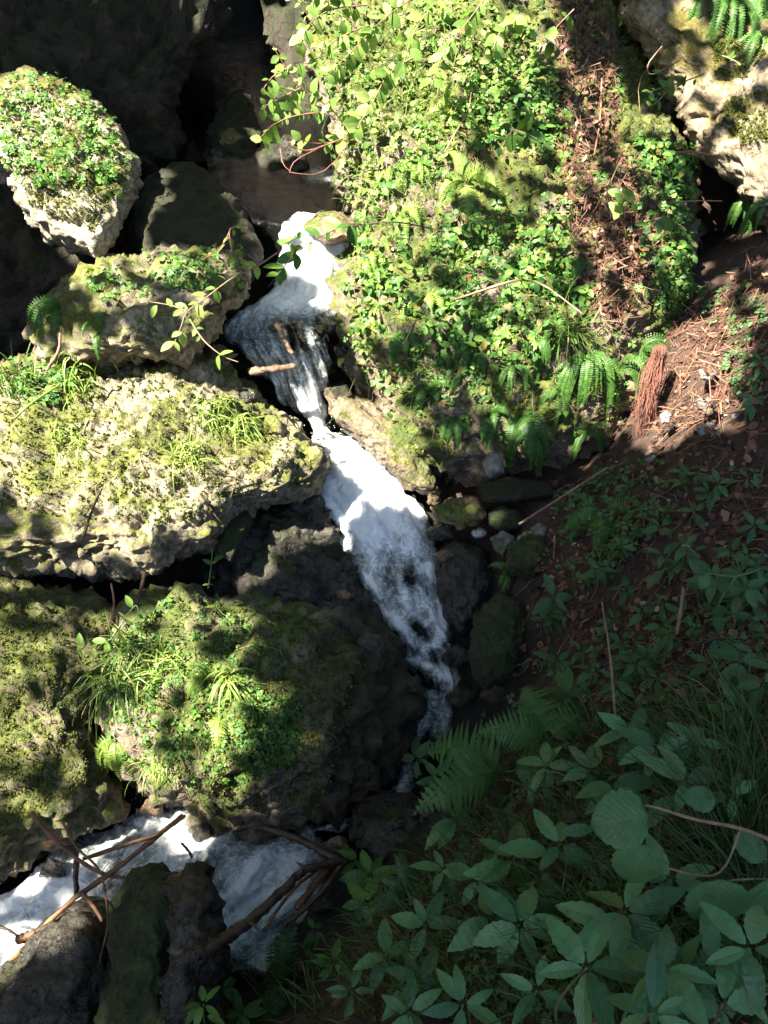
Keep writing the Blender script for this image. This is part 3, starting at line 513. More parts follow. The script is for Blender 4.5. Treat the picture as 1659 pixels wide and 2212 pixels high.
def merge(ts):
    V = []; F = {}; U = []; o = 0
    for v, f, u in ts:
        V.append(v); U.append(u)
        for k, a in f.items(): F.setdefault(k, []).append(a + o)
        o += len(v)
    return np.concatenate(V), {k: np.concatenate(a) for k, a in F.items()}, np.concatenate(U)
def rotz(t, a, tilt=0.0):
    v, f, u = t; ct, st = math.cos(tilt), math.sin(tilt); v = np.column_stack([v[:, 0] * ct - v[:, 2] * st, v[:, 1], v[:, 0] * st + v[:, 2] * ct])
    c, s = math.cos(a), math.sin(a); return np.column_stack([v[:, 0] * c - v[:, 1] * s, v[:, 0] * s + v[:, 1] * c, v[:, 2]]), f, u
heart = flat([(0.05,0,0),(0.5,-.42,.05),(.88,-.40,-.02),(0.80,0,-.06),(.88,.40,-.02),(0.5,.42,.05)])
TREFOIL = merge([rotz(heart, a, -0.12) for a in (0, 2.09, 4.19)])
OVAL = flat([(0,0,0),(.25,-.26,.05),(.6,-.30,.04),(1,0,-.12),(.6,.30,.04),(.25,.26,.05)])
TRI = merge([rotz(blade(1, .30, 5, .15, .25), a, 0.0) for a in (0, 1.5, -1.5)])
CANOPYL = flat([(-.5,0,0),(-.2,-.38,0),(.25,-.28,.05),(.5,0,0),(.25,.28,.05),(-.2,.38,0)])
NEEDLE = (np.array([(0,-.02,0),(1,-.02,.05),(1,.02,.05),(0,.02,0)]), {4: np.array([[0,1,2,3]])}, np.zeros((4, 2)))
DEADL = flat([(0,0,0),(.3,-.34,.12),(.7,-.26,.02),(1,0,.16),(.7,.28,.1),(.3,.30,-.02)])
SPIKE = (np.array([(0,-.25,0),(0,.25,0),(1,0,0)]), {3: np.array([[0,1,2]])}, np.zeros((3, 2)))

def frames(N, nvec, up=0.3, spread=0.35):
    "N random frames whose Z leans to the surface normal and to the sky"
    z = nrm(nvec + up * np.array([0, 0, 1.0]) + spread * rng.normal(size=(N, 3))); r = rng.normal(size=(N, 3))
    x = nrm(r - np.einsum('ij,ij->i', r, z)[:, None] * z); y = np.cross(z, x); return np.stack([x, y, z], -1)
BAND = [(1190,-130),(1300,-130),(1330,160),(1340,330),(1400,420),(1440,560),(1330,720),(1250,620),(1220,420),(1200,200)]
MOSSY = [(1020,335),(1150,320),(1225,350),(1245,430),(1120,475),(1040,455),(960,430)]
BARE2 = [(1140,620),(1260,640),(1290,700),(1180,720),(1090,690)]
def sample(poly, n, clump=0.0, freq=4.0, seed=0.0, skip=None):
    pool = 5 if n < 1600 else 2.5
    poly = np.asarray(poly, float); lo = poly.min(0); hi = poly.max(0); pts = []; nn = []; tries = 0
    while len(pts) < n and tries < n * 8:
        q = lo + rng.random((400, 2)) * (hi - lo); q = q[inpoly(q[:, 0], q[:, 1], poly)]
        if skip is not None:
            wq = q + 45 * np.stack([perlin(np.column_stack([q / 70, q[:, 0] * 0 + k * 7.3])) for k in range(2)], 1)
            for sp in skip: gq = inpoly(wq[:, 0], wq[:, 1], sp) & (rng.random(len(q)) > .2); q = q[~gq]; wq = wq[~gq]
        for a in q:
            tries += 1; h = hit(a[0], a[1])
            if h is None: continue
            pts.append(h[0]); nn.append(h[1])
            if len(pts) >= n * pool: break
        if len(pts) >= n * pool: break
    pts = np.array(pts); nn = np.array(nn)
    pr = perlin(pts * freq + seed) + 0.5 * perlin(pts * freq * 2.7 + seed)
    w_ = np.exp(pr * clump); k = rng.choice(len(pts), min(n, len(pts)), False, w_ / w_.sum()); return pts[k], nn[k]
def scatter(name, label, cat, polys, tmpl, mat, size, up=0.3, spread=0.35, lift=(0.0, 0.03), clump=6, freq=4.0, seed=0.0, skip=None):
    mb = MB()
    for poly, n in polys:
        p_, n_ = sample(poly, n, clump, freq, seed, skip); k = len(p_); Mx = frames(k, n_, up, spread) * (size[0] + (size[1] - size[0]) * rng.random(k) ** 2.0)[:, None, None]
        mb.inst(tmpl, Mx, p_ + n_ * (lift[0] + (lift[1] - lift[0]) * rng.random((k, 1))))
    return tag(mb.build(name, mat, smooth=False), label, cat, kind='stuff')

BIG = [(720,-130),(1290,-130),(1420,160),(1468,280),(1490,420),(1490,560),(1470,660),(1400,760),(1330,900),(1200,960),(900,980),(760,780),(745,640),(765,480),(735,380),(745,300),(690,150)]
scatter('wood_sorrel', 'carpet of small clover leaves over the huge boulder', 'ground cover',
        [(BIG, 500), ([(930,440),(1240,420),(1300,640),(1200,760),(900,700)], 480), ([(1380,300),(1490,330),(1490,640),(1420,680),(1370,520)], 420), ([(1000,120),(1230,150),(1250,420),(1020,330)], 420)], TREFOIL, M['clover'], (0.010, 0.042), lift=(0.01, 0.06), clump=10, freq=2.6, skip=[MOSSY, BARE2, BAND])
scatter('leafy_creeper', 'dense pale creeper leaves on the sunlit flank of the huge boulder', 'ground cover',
        [([(640,0),(1000,0),(960,150),(880,380),(850,640),(800,790),(745,760),(748,640),(768,480),(735,380),(745,280),(680,150)], 900), ([(960,0),(1180,0),(1150,140),(900,420),(880,200)], 500)], OVAL, M['lush_lit'], (0.018, 0.055), lift=(0.01, 0.08), clump=6, up=0.5, spread=.5)
scatter('leafy_creeper', 'creeper leaves hanging over the shaded face of the huge boulder', 'ground cover',
        [([(830,600),(1240,560),(1180,760),(1060,900),(900,960),(820,800)], 300)], OVAL, M['clover'], (0.02, 0.045), lift=(0.01, 0.05), clump=7, up=0.2)
scatter('bramble', 'larger three part bramble leaves in patches over the huge boulder', 'brambles', [([(900,520),(1240,440),(1300,640),(1200,760),(900,740)], 130), ([(1380,300),(1490,330),(1490,640),(1420,680),(1370,520)], 60), ([(760,440),(960,300),(1000,520),(860,660),(780,640)], 70), ([(1000,120),(1230,150),(1250,330),(1020,330)], 60)], TRI, M['clover'], (0.025, 0.055), lift=(0.03, 0.09), clump=8, up=0.6, seed=3, skip=[BAND, MOSSY])
scatter('wood_sorrel', 'small leaves capping the hanging boulder', 'ground cover', [([(-40,200),(60,155),(150,175),(240,260),(285,350),(240,430),(150,400),(60,400),(0,350)], 520)], TREFOIL, M['clover'], (0.012, 0.034), lift=(0.01, 0.05), clump=5)
scatter('wood_sorrel', 'tiny leaves covering the sunny side of the lower boulder', 'ground cover', [([(230,1400),(350,1290),(470,1280),(560,1340),(600,1430),(650,1520),(640,1640),(520,1700),(400,1700),(270,1640),(220,1540)], 650), ([(520,1480),(640,1520),(650,1640),(520,1690)], 400)], TREFOIL, M['clover'], (0.010, 0.022), lift=(0.0, 0.025), clump=6)
scatter('wood_sorrel', 'sparse small leaves along the sunlit rock ledge', 'ground cover', [([(180,600),(330,545),(520,545),(520,620),(350,640),(220,650)], 130), ([(0,790),(120,770),(200,800),(100,880),(0,870)], 140)], TREFOIL, M['clover'], (0.016, 0.035), lift=(0.01, 0.05), clump=5)
scatter('wood_sorrel', 'clover leaves in patches on the shaded right bank', 'ground cover', [([(1200,1050),(1440,980),(1480,1100),(1320,1250),(1220,1300)], 260), ([(1500,600),(1659,640),(1659,900),(1590,850)], 130), ([(1100,1450),(1659,1300),(1659,2200),(800,2200),(950,1750)], 700)], TREFOIL, M['bank'], (0.014, 0.030), lift=(0.01, 0.06), clump=7)
scatter('moss', 'moss tufts over the rocks', 'moss', [(BIG, 5500), ([(0,790),(300,770),(480,850),(690,1000),(500,1090),(350,1140),(0,1100)], 2600), ([(0,1300),(230,1330),(190,1600),(200,1700),(0,1800)], 1800), ([(200,1450),(360,1290),(640,1310),(800,1400),(700,1740),(430,1760)], 2500), ([(0,200),(150,180),(285,380),(200,500),(60,440)], 2200), ([(1535,90),(1600,70),(1659,110),(1610,170),(1545,160)], 600), ([(1570,215),(1659,190),(1659,310),(1600,310),(1560,270)], 700)], merge([rotz(SPIKE, a, 0.9) for a in (0, 1.3, 2.5, 3.8, 5.0)]), M['mosstuft'], (0.008, 0.020), up=0.1, spread=0.3, lift=(-0.004, 0.002), clump=9, freq=3.5, seed=9)
LIT = [(1400,760),(1460,700),(1659,520),(1900,420),(1900,1500),(1250,1560),(1120,1420),(1160,1220),(1200,1070),(1300,980),(1350,920)]
scatter('leaf_litter', 'dead brown leaves strewn over the right bank', 'leaf litter', [(LIT, 3300), ([(1250,1560),(1659,1500),(1659,2212),(700,2212),(950,1800)], 1100)], DEADL, M['litter'], (0.015, 0.045), up=0.1, spread=0.45, lift=(0.0, 0.015), clump=2)
scatter('leaf_litter', 'red brown dead leaves in a band over the huge boulder', 'leaf litter', [(BAND, 2300), ([(900,60),(1180,60),(1200,420),(960,330)], 250)], DEADL, M['litter'], (0.015, 0.045), up=0.1, spread=0.45, lift=(0.0, 0.02), clump=3)
scatter('needle_litter', 'red conifer needles and fine twigs across bank and boulder', 'needles', [(BAND, 3000), (LIT, 1300), ([(1400,740),(1640,560),(1659,690),(1560,900),(1440,960)], 1300)], NEEDLE, M['needles'], (0.03, 0.11), up=0.0, spread=0.3, lift=(0.002, 0.02), clump=3)

def trail(name, label, cat, polys, L, mat, leaf=None, lmat=None, lsize=.03, off=(.015, .05), rad=.0014):
    mb = MB(); lv = MB()
    for poly, n in polys:
        p_, n_ = sample(poly, n, 3, 3)
        for p, nn in zip(p_, n_):
            q = [p + nn * .01]; d = nrm(np.array([0, 0, -1.0]) + .6 * nn + .8 * rng.normal(size=3)); ln = L * rng.uniform(.4, 1.2); st = .03; o = rng.uniform(*off)
            for k in range(int(ln / st)):
                d = nrm(d + np.array([0, 0, -.25]) + .35 * rng.normal(size=3)); c = q[-1] + d * st; h = BVH.find_nearest(Vector(c), .4)
                if h[0] is not None:
                    m = np.array(h[1]); b = np.array(h[0]); m = m if m @ nn > -.2 else -m; c = b + m * o * min(1, (k + 1) / 3); nn = nrm(nn + m)
                q.append(c)
            if len(q) < 4: continue
            q = np.array(q); tube(mb, q, np.linspace(rad, rad * .5, len(q)), 4)
            if leaf is not None:
                m = len(q) - 1; idx = np.arange(1, m + 1); z = nrm(np.repeat(nn[None], m, 0) + .4 * rng.normal(size=(m, 3)) + [0, 0, .5])
                for sd in (-1, 1):
                    x = np.cross(z, nrm(q[idx] - q[idx - 1])) * sd + np.array([0, 0, -.4]) + .3 * rng.normal(size=(m, 3)); x = nrm(x - np.einsum('ij,ij->i', x, z)[:, None] * z); F = np.stack([x, np.cross(z, x), z], -1)
                    lv.inst(leaf, F * (lsize * rng.uniform(.4, 1.3, m))[:, None, None], q[idx])
    o = mb.build(name, mat); tag(o, label, cat, kind='stuff')
    if leaf is not None:
        l = lv.build('leaves', lmat, o); 
    return o
FLANK = [(640,0),(1000,0),(960,150),(880,380),(850,640),(800,760),(755,740),(755,640),(772,480),(745,380),(750,280),(690,150)]
trail('trailing_vine', 'pale trailing vines tumbling down the sunlit flank of the huge boulder', 'vines', [(FLANK, 150), ([(900,0),(1100,0),(1060,300),(900,420)], 40)], .5, M['stem'], OVAL, M['lush_lit'], .045, (.02, .09))
trail('trailing_vine', 'green trailing vines over the shaded face of the huge boulder', 'vines', [([(850,600),(1250,540),(1400,640),(1300,800),(1060,900),(900,930),(830,800)], 70)], .3, M['stem'], OVAL, M['clover'], .035, (.015, .05))
trail('trailing_vine', 'small trailing plants on the sunny side of the lower boulder', 'vines', [([(240,1390),(460,1290),(600,1440),(640,1600),(420,1690),(230,1560)], 40)], .18, M['stem'], OVAL, M['clover'], .022, (.01, .03))
trail('dry_stem', 'dry brown stems tangled over the huge boulder', 'dry stems', [(BIG, 150), (BAND, 90)], .3, M['twig'], off=(.005, .04), rad=.0016)
trail('dry_stem', 'dry stems hanging on the lower boulder and the shelf', 'dry stems', [([(240,1390),(460,1290),(640,1440),(640,1640),(420,1740),(230,1580)], 60), ([(0,820),(500,860),(600,1060),(0,1130)], 40), ([(0,190),(250,260),(250,420),(40,380)], 20)], .2, M['twig'], off=(.004, .025), rad=.0014)
trail('dry_stem', 'thin dry twigs and roots lying in the litter of the right bank', 'dry stems', [(LIT, 160)], .3, M['twig'], off=(.004, .02), rad=.0018)
# ------------------------------------------------------------------ grass
def grass(name, label, cat, pts, nn, L, W, mat, gravity=0.9, per=1, kind=None, out=0.6, loc=None, upw=0.7):
    mb = MB(); K = 6
    p_ = np.repeat(pts, per, 0); n_ = np.repeat(nn, per, 0); N = len(p_)
    p_ = p_ + rng.normal(size=(N, 3)) * 0.012
    d = nrm(out * n_ + np.array([0, 0, upw]) + 0.45 * rng.normal(size=(N, 3))); ln = L * (0.5 + 0.7 * rng.random(N)); side = nrm(np.cross(d, rng.normal(size=(N, 3))))
    pos = p_.copy(); rows = []
    for k in range(K):
        wd = W * (1 - (k / (K - 1)) ** 1.6) + 0.0004; rows.append((pos - side * wd, pos + side * wd))
        pos = pos + d * (ln / (K - 1))[:, None]; d = nrm(d + np.array([0, 0, -1.0]) * gravity * (0.6 + 0.8 * rng.random((N, 1))) / (K - 1) * 1.8)
    v = np.stack([np.stack(r, 1) for r in rows], 1).reshape(N, K * 2, 3)
    q = np.array([(2 * k, 2 * k + 1, 2 * k + 3, 2 * k + 2) for k in range(K - 1)])
    mb.add(v.reshape(-1, 3), {4: (q[None] + (np.arange(N) * K * 2)[:, None, None]).reshape(-1, 4)})
    return tag(mb.build(name, mat, loc=loc), label, cat, kind=kind)
def tuft(px, py, r, n, L, W, mat, label, gravity=1.0, out=0.6, upw=0.7):
    a = rng.random(n) * 6.28; q = np.sqrt(rng.random(n)) * r; P_ = []; N_ = []
    for x, y in zip(px + q * np.cos(a), py + q * np.sin(a)):
        h = hit(x, y)
        if h is not None: P_.append(h[0]); N_.append(h[1])
    return grass('grass_tuft', label, 'grass', np.array(P_), np.array(N_), L, W, mat, gravity, out=out, upw=upw)
for a in [(1225,715,26,90,0.24,.0028,'grass','dark green grass tuft above the biggest hanging fern'),
          (250,1470,30,120,0.30,.0026,'grass','grass tuft drooping over the upper edge of the lower boulder'),
          (262,1400,24,60,0.16,.0024,'grass','short grass on the crest of the lower boulder'),
          (345,1440,40,70,0.22,.0024,'grass_lit','thin dry grass in the middle of the lower boulder'),
          (500,1470,16,40,0.20,.0045,'grass_lit','bright broad bladed tuft on the lower boulder'),
          (340,1650,20,50,0.15,.003,'grass_lit','yellowish tuft overhanging the small fall'),
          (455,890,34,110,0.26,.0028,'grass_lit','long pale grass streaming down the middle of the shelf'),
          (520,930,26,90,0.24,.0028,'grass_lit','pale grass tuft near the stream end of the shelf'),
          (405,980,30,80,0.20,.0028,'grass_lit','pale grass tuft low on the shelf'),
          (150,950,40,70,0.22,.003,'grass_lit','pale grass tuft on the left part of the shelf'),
          (160,815,50,110,0.18,.003,'grass_lit','sunlit grass at the rear edge of the shelf'),
          (40,840,40,80,0.20,.003,'grass','grass at the rear left corner of the shelf'),
          (1000,600,40,70,0.14,.0022,'grass','thin grass on the huge boulder below the leafy twig'),
          (910,820,40,60,0.16,.0022,'grass','thin grass over the shaded face of the huge boulder')]:
    low = a[6] == 'grass_lit' or 'droop' in a[7]; tuft(*a[:6], M[a[6]], a[7], gravity=2.2 if low else 1.0, upw=.15 if low else .7, out=.5)
M['darkgrass'] = leaf_mat('shaded_grass', [(0, (0.025, 0.06, 0.012)), (0.85, (0.05, 0.10, 0.02)), (0.95, (0.12, 0.10, 0.05)), (1, (0.22, 0.18, 0.10))], transl=0.2)  # darker copy of the grass with the bank's shade in its colour
p_, n_ = sample([(1000,1750),(1200,1560),(1659,1520),(1659,2212),(480,2212),(700,2050),(880,1900)], 1500, 4, 3)
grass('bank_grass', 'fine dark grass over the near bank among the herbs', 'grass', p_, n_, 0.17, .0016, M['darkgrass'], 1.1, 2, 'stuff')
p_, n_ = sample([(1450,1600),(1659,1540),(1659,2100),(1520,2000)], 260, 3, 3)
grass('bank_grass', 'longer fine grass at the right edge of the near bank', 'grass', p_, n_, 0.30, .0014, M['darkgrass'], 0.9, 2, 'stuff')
p_, n_ = sample([(800,80),(1050,20),(1060,300),(930,430),(800,520)], 350, 4, 3)
grass('boulder_grass', 'thin pale grass on the sunlit flank of the huge boulder', 'grass', p_, n_, 0.12, .0018, M['grass_lit'], 1.0, 1, 'stuff')

# ------------------------------------------------------------------ ferns
def frond(base, d0, L, wmax, n, gravity, kind, parent, mat, nref=None):
    mb = MB(); K = 26; pos = np.array(base, float); d = nrm(d0); pts = [pos]
    for k in range(K): pos = pos + d * L / K; d = nrm(d + np.array([0, 0, -1.0]) * gravity / K * 2); pts.append(pos)
    pts = np.array(pts); tube(mb, pts, np.linspace(0.0022, 0.0006, K + 1) * (1.5 if kind == 'wide' else 1), 4)
    T = nrm(np.gradient(pts, axis=0)); ref = nrm(CAM - base + np.array([0, 0, 0.6])) if nref is None else nref
    Nn = nrm(ref[None] - np.einsum('ij,j->i', T, ref)[:, None] * T); Sd = np.cross(Nn, T)
    tt = np.linspace(0.12 if kind != 'thin' else 0.05, 0.99, n)
    for i, t in enumerate(tt):
        f = t * K; k = min(int(f), K - 1); c = pts[k] * (1 - f + k) + pts[k + 1] * (f - k); Tk, Nk, Sk = T[k], Nn[k], Sd[k]
        if kind == 'thin': wl = wmax * (0.55 + 0.45 * math.sin(math.pi * min(1, t * 1.05 + .05)))
        else: wl = wmax * min(1, (t / 0.25) ** 0.6) * (1 - ((t - .12) / .88) ** 1.7 if t > .12 else 1) + 0.003
        for s in (-1, 1):
            dr = nrm(s * Sk * 1.0 + Tk * (0.35 if kind != 'thin' else 0.12) - Nk * (0.22 + .1 * rng.normal())); up_ = nrm(np.cross(dr, Tk) * -s); up_ = up_ if up_ @ Nk > 0 else -up_
            yv = np.cross(up_, dr)
            if kind == 'thin':
                hw = L / n * 0.40; x = np.array([0, .25, .8, 1, .8, .25]) * wl; y = np.array([0, -1, -.95, 0, .95, 1]) * hw
                v = c + x[:, None] * dr + y[:, None] * yv; mb.add(v, {6: np.arange(6)[None]})
            elif kind == 'pinnate':
                hw = L / n * 0.43; m = 6 if wl < .06 else 15; x = np.linspace(0, 1, m); e = hw * (1 - x ** 1.6) * (1 + .28 * ((np.arange(m) % 2) * 2 - 1)) + .0004
                top = c + (x * wl)[:, None] * dr + e[:, None] * yv - (x ** 2 * wl * .15)[:, None] * Nk; bot = c + (x * wl)[:, None] * dr - e[:, None] * yv - (x ** 2 * wl * .15)[:, None] * Nk
                q = np.array([(j, j + 1, m + j + 1, m + j) for j in range(m - 1)]); mb.add(np.concatenate([top, bot]), {4: q})
            else:  # twice divided
                m = max(4, int(wl / 0.012)); x = (np.arange(m) + .4) / m
                for s2 in (-1, 1):
                    pl = (L / n * 0.42) * (1 - x ** 1.5) + .002; b0 = c + (x * wl)[:, None] * dr - (x ** 2 * wl * .2)[:, None] * Nk
                    pd = s2 * yv * 1.0 + dr * .45; hw = wl / m * .46
                    v = np.stack([b0, b0 + pl[:, None] * .45 * pd - hw * dr * .9, b0 + pl[:, None] * pd, b0 + pl[:, None] * .45 * pd + hw * dr], 1)
                    mb.add(v.reshape(-1, 3), {4: np.arange(4 * m).reshape(-1, 4)})
    return mb.build('frond', mat, parent, smooth=False)
def fern(px, py, nf, L, wmax, n, gravity, kind, mat, label, fan=1.0, bias=(0, 0, 0.4), lift=0.0, group=None, aim=None):
    b, nn = near(px, py, lift); b = b - nn * 0.005; e = empty('fern', b, label, 'fern', group)
    side = nrm(np.cross(nn, [0, 0, 1.0]) + 1e-6); upn = np.cross(side, nn)
    for k in range(nf):
        if aim is not None: d = np.array(aim[k % len(aim)], float); d = nrm(d + .05 * rng.normal(size=3))
        else:
            a = (k + .5 + .3 * rng.normal()) / nf * 2 - 1
            d = nrm(nn * 0.7 + side * a * fan + upn * (0.3 - .3 * abs(a) + .15 * rng.normal()) + np.array(bias))
        frond(b, d, L * (0.75 + .4 * rng.random()), wmax * (0.85 + .3 * rng.random()), n, gravity, kind, e, mat)
    return e
F_ = M['fern']; FL = M['fern_lit']
fern(1265,775,26,0.34,.017,34,2.6,'thin',F_,'biggest hanging fern with many drooping ribbon fronds', 1.3)
fern(1140,940,18,0.20,.013,28,2.4,'thin',F_,'dark bushy fern at the foot of the huge boulder', 1.4)
fern(1160,740,12,0.20,.013,26,2.6,'thin',F_,'thin drooping fern beside the dark grass tuft', 1.2)
fern(1000,815,10,0.14,.011,22,2.8,'thin',F_,'small star shaped fern on the shaded face beside the broad fern', 1.3)
fern(1040,765,9,0.13,.011,22,2.8,'thin',F_,'small wispy fern in the centre of the shaded face', 1.2)
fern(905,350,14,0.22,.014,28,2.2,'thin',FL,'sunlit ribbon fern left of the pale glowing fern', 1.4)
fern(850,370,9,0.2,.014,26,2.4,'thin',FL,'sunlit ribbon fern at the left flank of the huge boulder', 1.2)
fern(1120,895,4,0.24,.05,22,1.6,'pinnate',F_,'broad green fern leaning left below the thin ferns', aim=[(-.7,-.3,-.3),(-.3,-.6,.4),(.5,-.5,.3),(.2,-.7,.6)])
fern(1455,690,9,0.20,.05,18,1.8,'wide',F_,'feathery green fern at the right shoulder of the huge boulder', 1.5)
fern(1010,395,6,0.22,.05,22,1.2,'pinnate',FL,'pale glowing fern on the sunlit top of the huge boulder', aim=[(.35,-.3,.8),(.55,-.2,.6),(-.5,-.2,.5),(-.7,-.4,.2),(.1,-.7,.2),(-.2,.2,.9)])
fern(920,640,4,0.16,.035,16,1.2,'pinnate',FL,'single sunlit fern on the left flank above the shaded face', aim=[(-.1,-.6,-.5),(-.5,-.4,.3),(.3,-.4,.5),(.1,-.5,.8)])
fern(1000,745,4,0.13,.03,14,1.8,'pinnate',F_,'short fern on the shaded face below the sunlit fern', aim=[(.1,-.6,-.4),(-.6,-.4,.1),(.5,-.5,.3),(0,-.5,.6)])
fern(945,760,4,0.14,.03,14,1.8,'pinnate',F_,'short fern near the left rim of the shaded face', 1.2)
fern(1245,560,8,0.14,.03,16,1.8,'wide',F_,'fine fern in the leafy middle of the huge boulder', 1.4)
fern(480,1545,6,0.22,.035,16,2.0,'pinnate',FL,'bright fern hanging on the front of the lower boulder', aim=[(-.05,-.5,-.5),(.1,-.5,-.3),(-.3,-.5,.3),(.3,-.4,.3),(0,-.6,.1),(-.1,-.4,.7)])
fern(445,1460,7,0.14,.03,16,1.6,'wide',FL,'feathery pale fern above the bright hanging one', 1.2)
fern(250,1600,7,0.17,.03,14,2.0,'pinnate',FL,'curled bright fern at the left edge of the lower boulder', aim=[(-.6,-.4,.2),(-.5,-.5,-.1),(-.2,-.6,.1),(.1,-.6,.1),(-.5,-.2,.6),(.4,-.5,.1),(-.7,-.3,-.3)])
fern(130,665,9,0.22,.03,18,1.8,'pinnate',F_,'dim fern at the left end of the leafy ledge', 1.4)
fern(215,720,8,0.16,.02,18,2.0,'pinnate',F_,'dim fern under the front of the leafy ledge', 1.4)
fern(205,590,6,0.14,.02,16,2.2,'pinnate',FL,'pale fern right under the hanging boulder', 1.3)
fern(1590,45,14,0.34,.02,24,2.6,'pinnate',F_,'hanging fern fringe at the upper right of the pale limestone', 1.6)
fern(1640,90,12,0.34,.02,24,2.6,'pinnate',F_,'long hanging fern at the right edge of the pale limestone', 1.4)
fern(1570,20,12,0.36,.022,24,2.6,'pinnate',F_,'long hanging fern curtain left of the upper right corner', 1.5)
fern(1620,10,14,0.38,.022,26,2.6,'pinnate',F_,'thick hanging fern in the upper right corner', 1.5)
fern(1655,40,12,0.38,.022,26,2.6,'pinnate',F_,'hanging fern cut by the right edge near the top', 1.5)
fern(1530,-5,9,0.28,.02,22,2.6,'pinnate',F_,'fern hanging from the top edge over the pale limestone', 1.4)
fern(1615,430,9,0.20,.018,20,2.4,'pinnate',F_,'fern fringe at the bottom tip of the pale limestone', 1.4)
fern(1655,450,9,0.22,.018,20,2.4,'pinnate',F_,'fern at the right edge below the pale limestone', 1.2)
fern(1300,1105,4,0.24,.05,22,1.3,'pinnate',F_,'lone broad fern on the shaded litter bank', aim=[(.15,-.5,-.2),(-.4,-.1,.5),(.5,0,.6),(-.1,-.4,.4)], lift=.12)
fern(1090,1665,3,0.34,.115,15,0.9,'pinnate',M['fern_shade'],'large lacy fern leaning over the stream among the herbs', aim=[(-.75,.42,.3),(-.55,-.25,.4),(.6,-.1,.4)], lift=.22)
fern(1180,1600,3,0.28,.09,15,1.0,'pinnate',M['fern_shade'],'upright lacy fern beside the large one', aim=[(-.15,.75,.55),(.5,.4,.4),(-.5,.1,.6)], lift=.2)
fern(610,2120,5,0.22,.05,14,1.2,'pinnate',M['bank'],'delicate fern in front of the lower pool foam', 1.3, lift=.12)
fern(880,1930,6,0.16,.025,16,1.2,'pinnate',M['bank'],'small fern in the dark between the near herbs and the stream', 1.3, lift=.1)
fern(1100,1240,6,0.13,.02,14,1.6,'pinnate',F_,'tiny fern beside the round moss cushion', 1.3, lift=.05)
fern(1190,2010,5,0.14,.03,14,1.2,'pinnate',M['bank'],'small fern low among the near herbs', 1.3, lift=.04)

for x, y, nf, L, wm, kd, mt, lb in [(1335,800,12,.24,.014,'thin','fern','ribbon fern right beside the biggest hanging fern'),(1385,760,7,.18,.04,'wide','fern','feathery fern between the biggest hanging fern and the red roots'),(1205,860,12,.20,.013,'thin','fern','ribbon fern left below the biggest hanging fern'),
    (1060,905,9,.16,.03,'pinnate','fern','fern among bare rock above the dark bushy fern'),(985,905,8,.16,.025,'pinnate','fern','low fern at the wet foot of the huge boulder'),(870,720,7,.17,.03,'pinnate','fern','fern on the left rim of the huge boulder above the fall'),(1350,640,8,.15,.04,'wide','fern','feathery fern in red litter on the right of the huge boulder'),
    (1190,690,8,.16,.03,'pinnate','fern','dim fern above the dark grass tuft'),(1430,560,7,.15,.03,'pinnate','fern','fern at the right rim of the huge boulder'),(1110,800,9,.17,.013,'thin','fern','thin fern hanging above the broad green fern'),(930,850,7,.15,.025,'pinnate','fern','dim fern beside the wet ledge'),
    (800,560,8,.2,.03,'pinnate','fern_lit','sunlit fern at the rim right beside the upper fall'),(870,470,8,.18,.03,'pinnate','fern_lit','sunlit fern below the ribbon ferns on the left flank'),(960,250,7,.16,.03,'pinnate','fern_lit','sunlit fern high on the left flank'),(1300,380,6,.14,.03,'pinnate','fern','fern at the edge of the red litter band'),(1270,940,10,.18,.013,'thin','fern','ribbon fern over the dark hollow under the huge boulder')]:
    fern(x, y, nf, L, wm, 22 if kd == 'thin' else 18, 2.5 if kd == 'thin' else 1.9, kd, M[mt], lb, 1.3)
# ------------------------------------------------------------------ herbs of the near bank
B1 = blade(1, .185, 13, .20, .30, .06, .88, 0.03); B2 = blade(1, .23, 13, .14, .40, .07, .84, 0.03)
def frame_of(x, z):
    x = nrm(x); z = nrm(np.asarray(z) - (np.asarray(z) @ x) * x); return np.stack([x, np.cross(z, x), z], -1)
def herb(px, py, n, L, label, mat, lift=0.22, tiers=2, tmpl=None, group=None, name='herb', tilt=0.15):
    b, nn = near(px, py); d = pix(b)[2]; top = P(px, py, max(d - lift, d * .8)); g = cast(top + [0, 0, .02], (0, 0, -1))
    base = g[0] if g is not None else top - [0, 0, .3]
    e = empty(name, base, label, 'plant', group); mb = MB(); lean = rng.normal(size=3) * .02
    mid = (base + top) / 2 + lean; tube(mb, smooth_path([base - [0, 0, .02], mid, top], 8), np.linspace(.0035, .002, 8), 6); mb.build('stem', M['stem'], e)
    lm = MB(); a0 = rng.random() * 6.28
    axis_ = nrm(np.array([0, 0, 1.0]) + .35 * (CAM - top) / np.linalg.norm(CAM - top) + .15 * rng.normal(size=3)); sx = nrm(np.cross(axis_, [0.3, 1, 0])); sy = np.cross(axis_, sx)
    for t in range(tiers):
        c = top + (mid - top) * (0.45 * t); k = n if t == 0 else max(2, n - 4)
        for i in range(k):
            a = a0 + t * .6 + (i + .25 * rng.normal()) * 2 * math.pi / k; r = math.cos(a) * sx + math.sin(a) * sy
            dr = nrm(r + axis_ * (tilt + .22 * rng.normal() - .15 * t)); s = L * (0.62 + .38 * rng.random()) * (1 + .12 * t)
            lm.inst(tmpl or (B1 if rng.random() < .6 else B2), (frame_of(dr, axis_ + .25 * rng.normal(size=3)) * s)[None], (c + dr * .008)[None])
    lm.build('leaves', mat, e, smooth=False); return e
H = M['herb']; BK = M['bank']
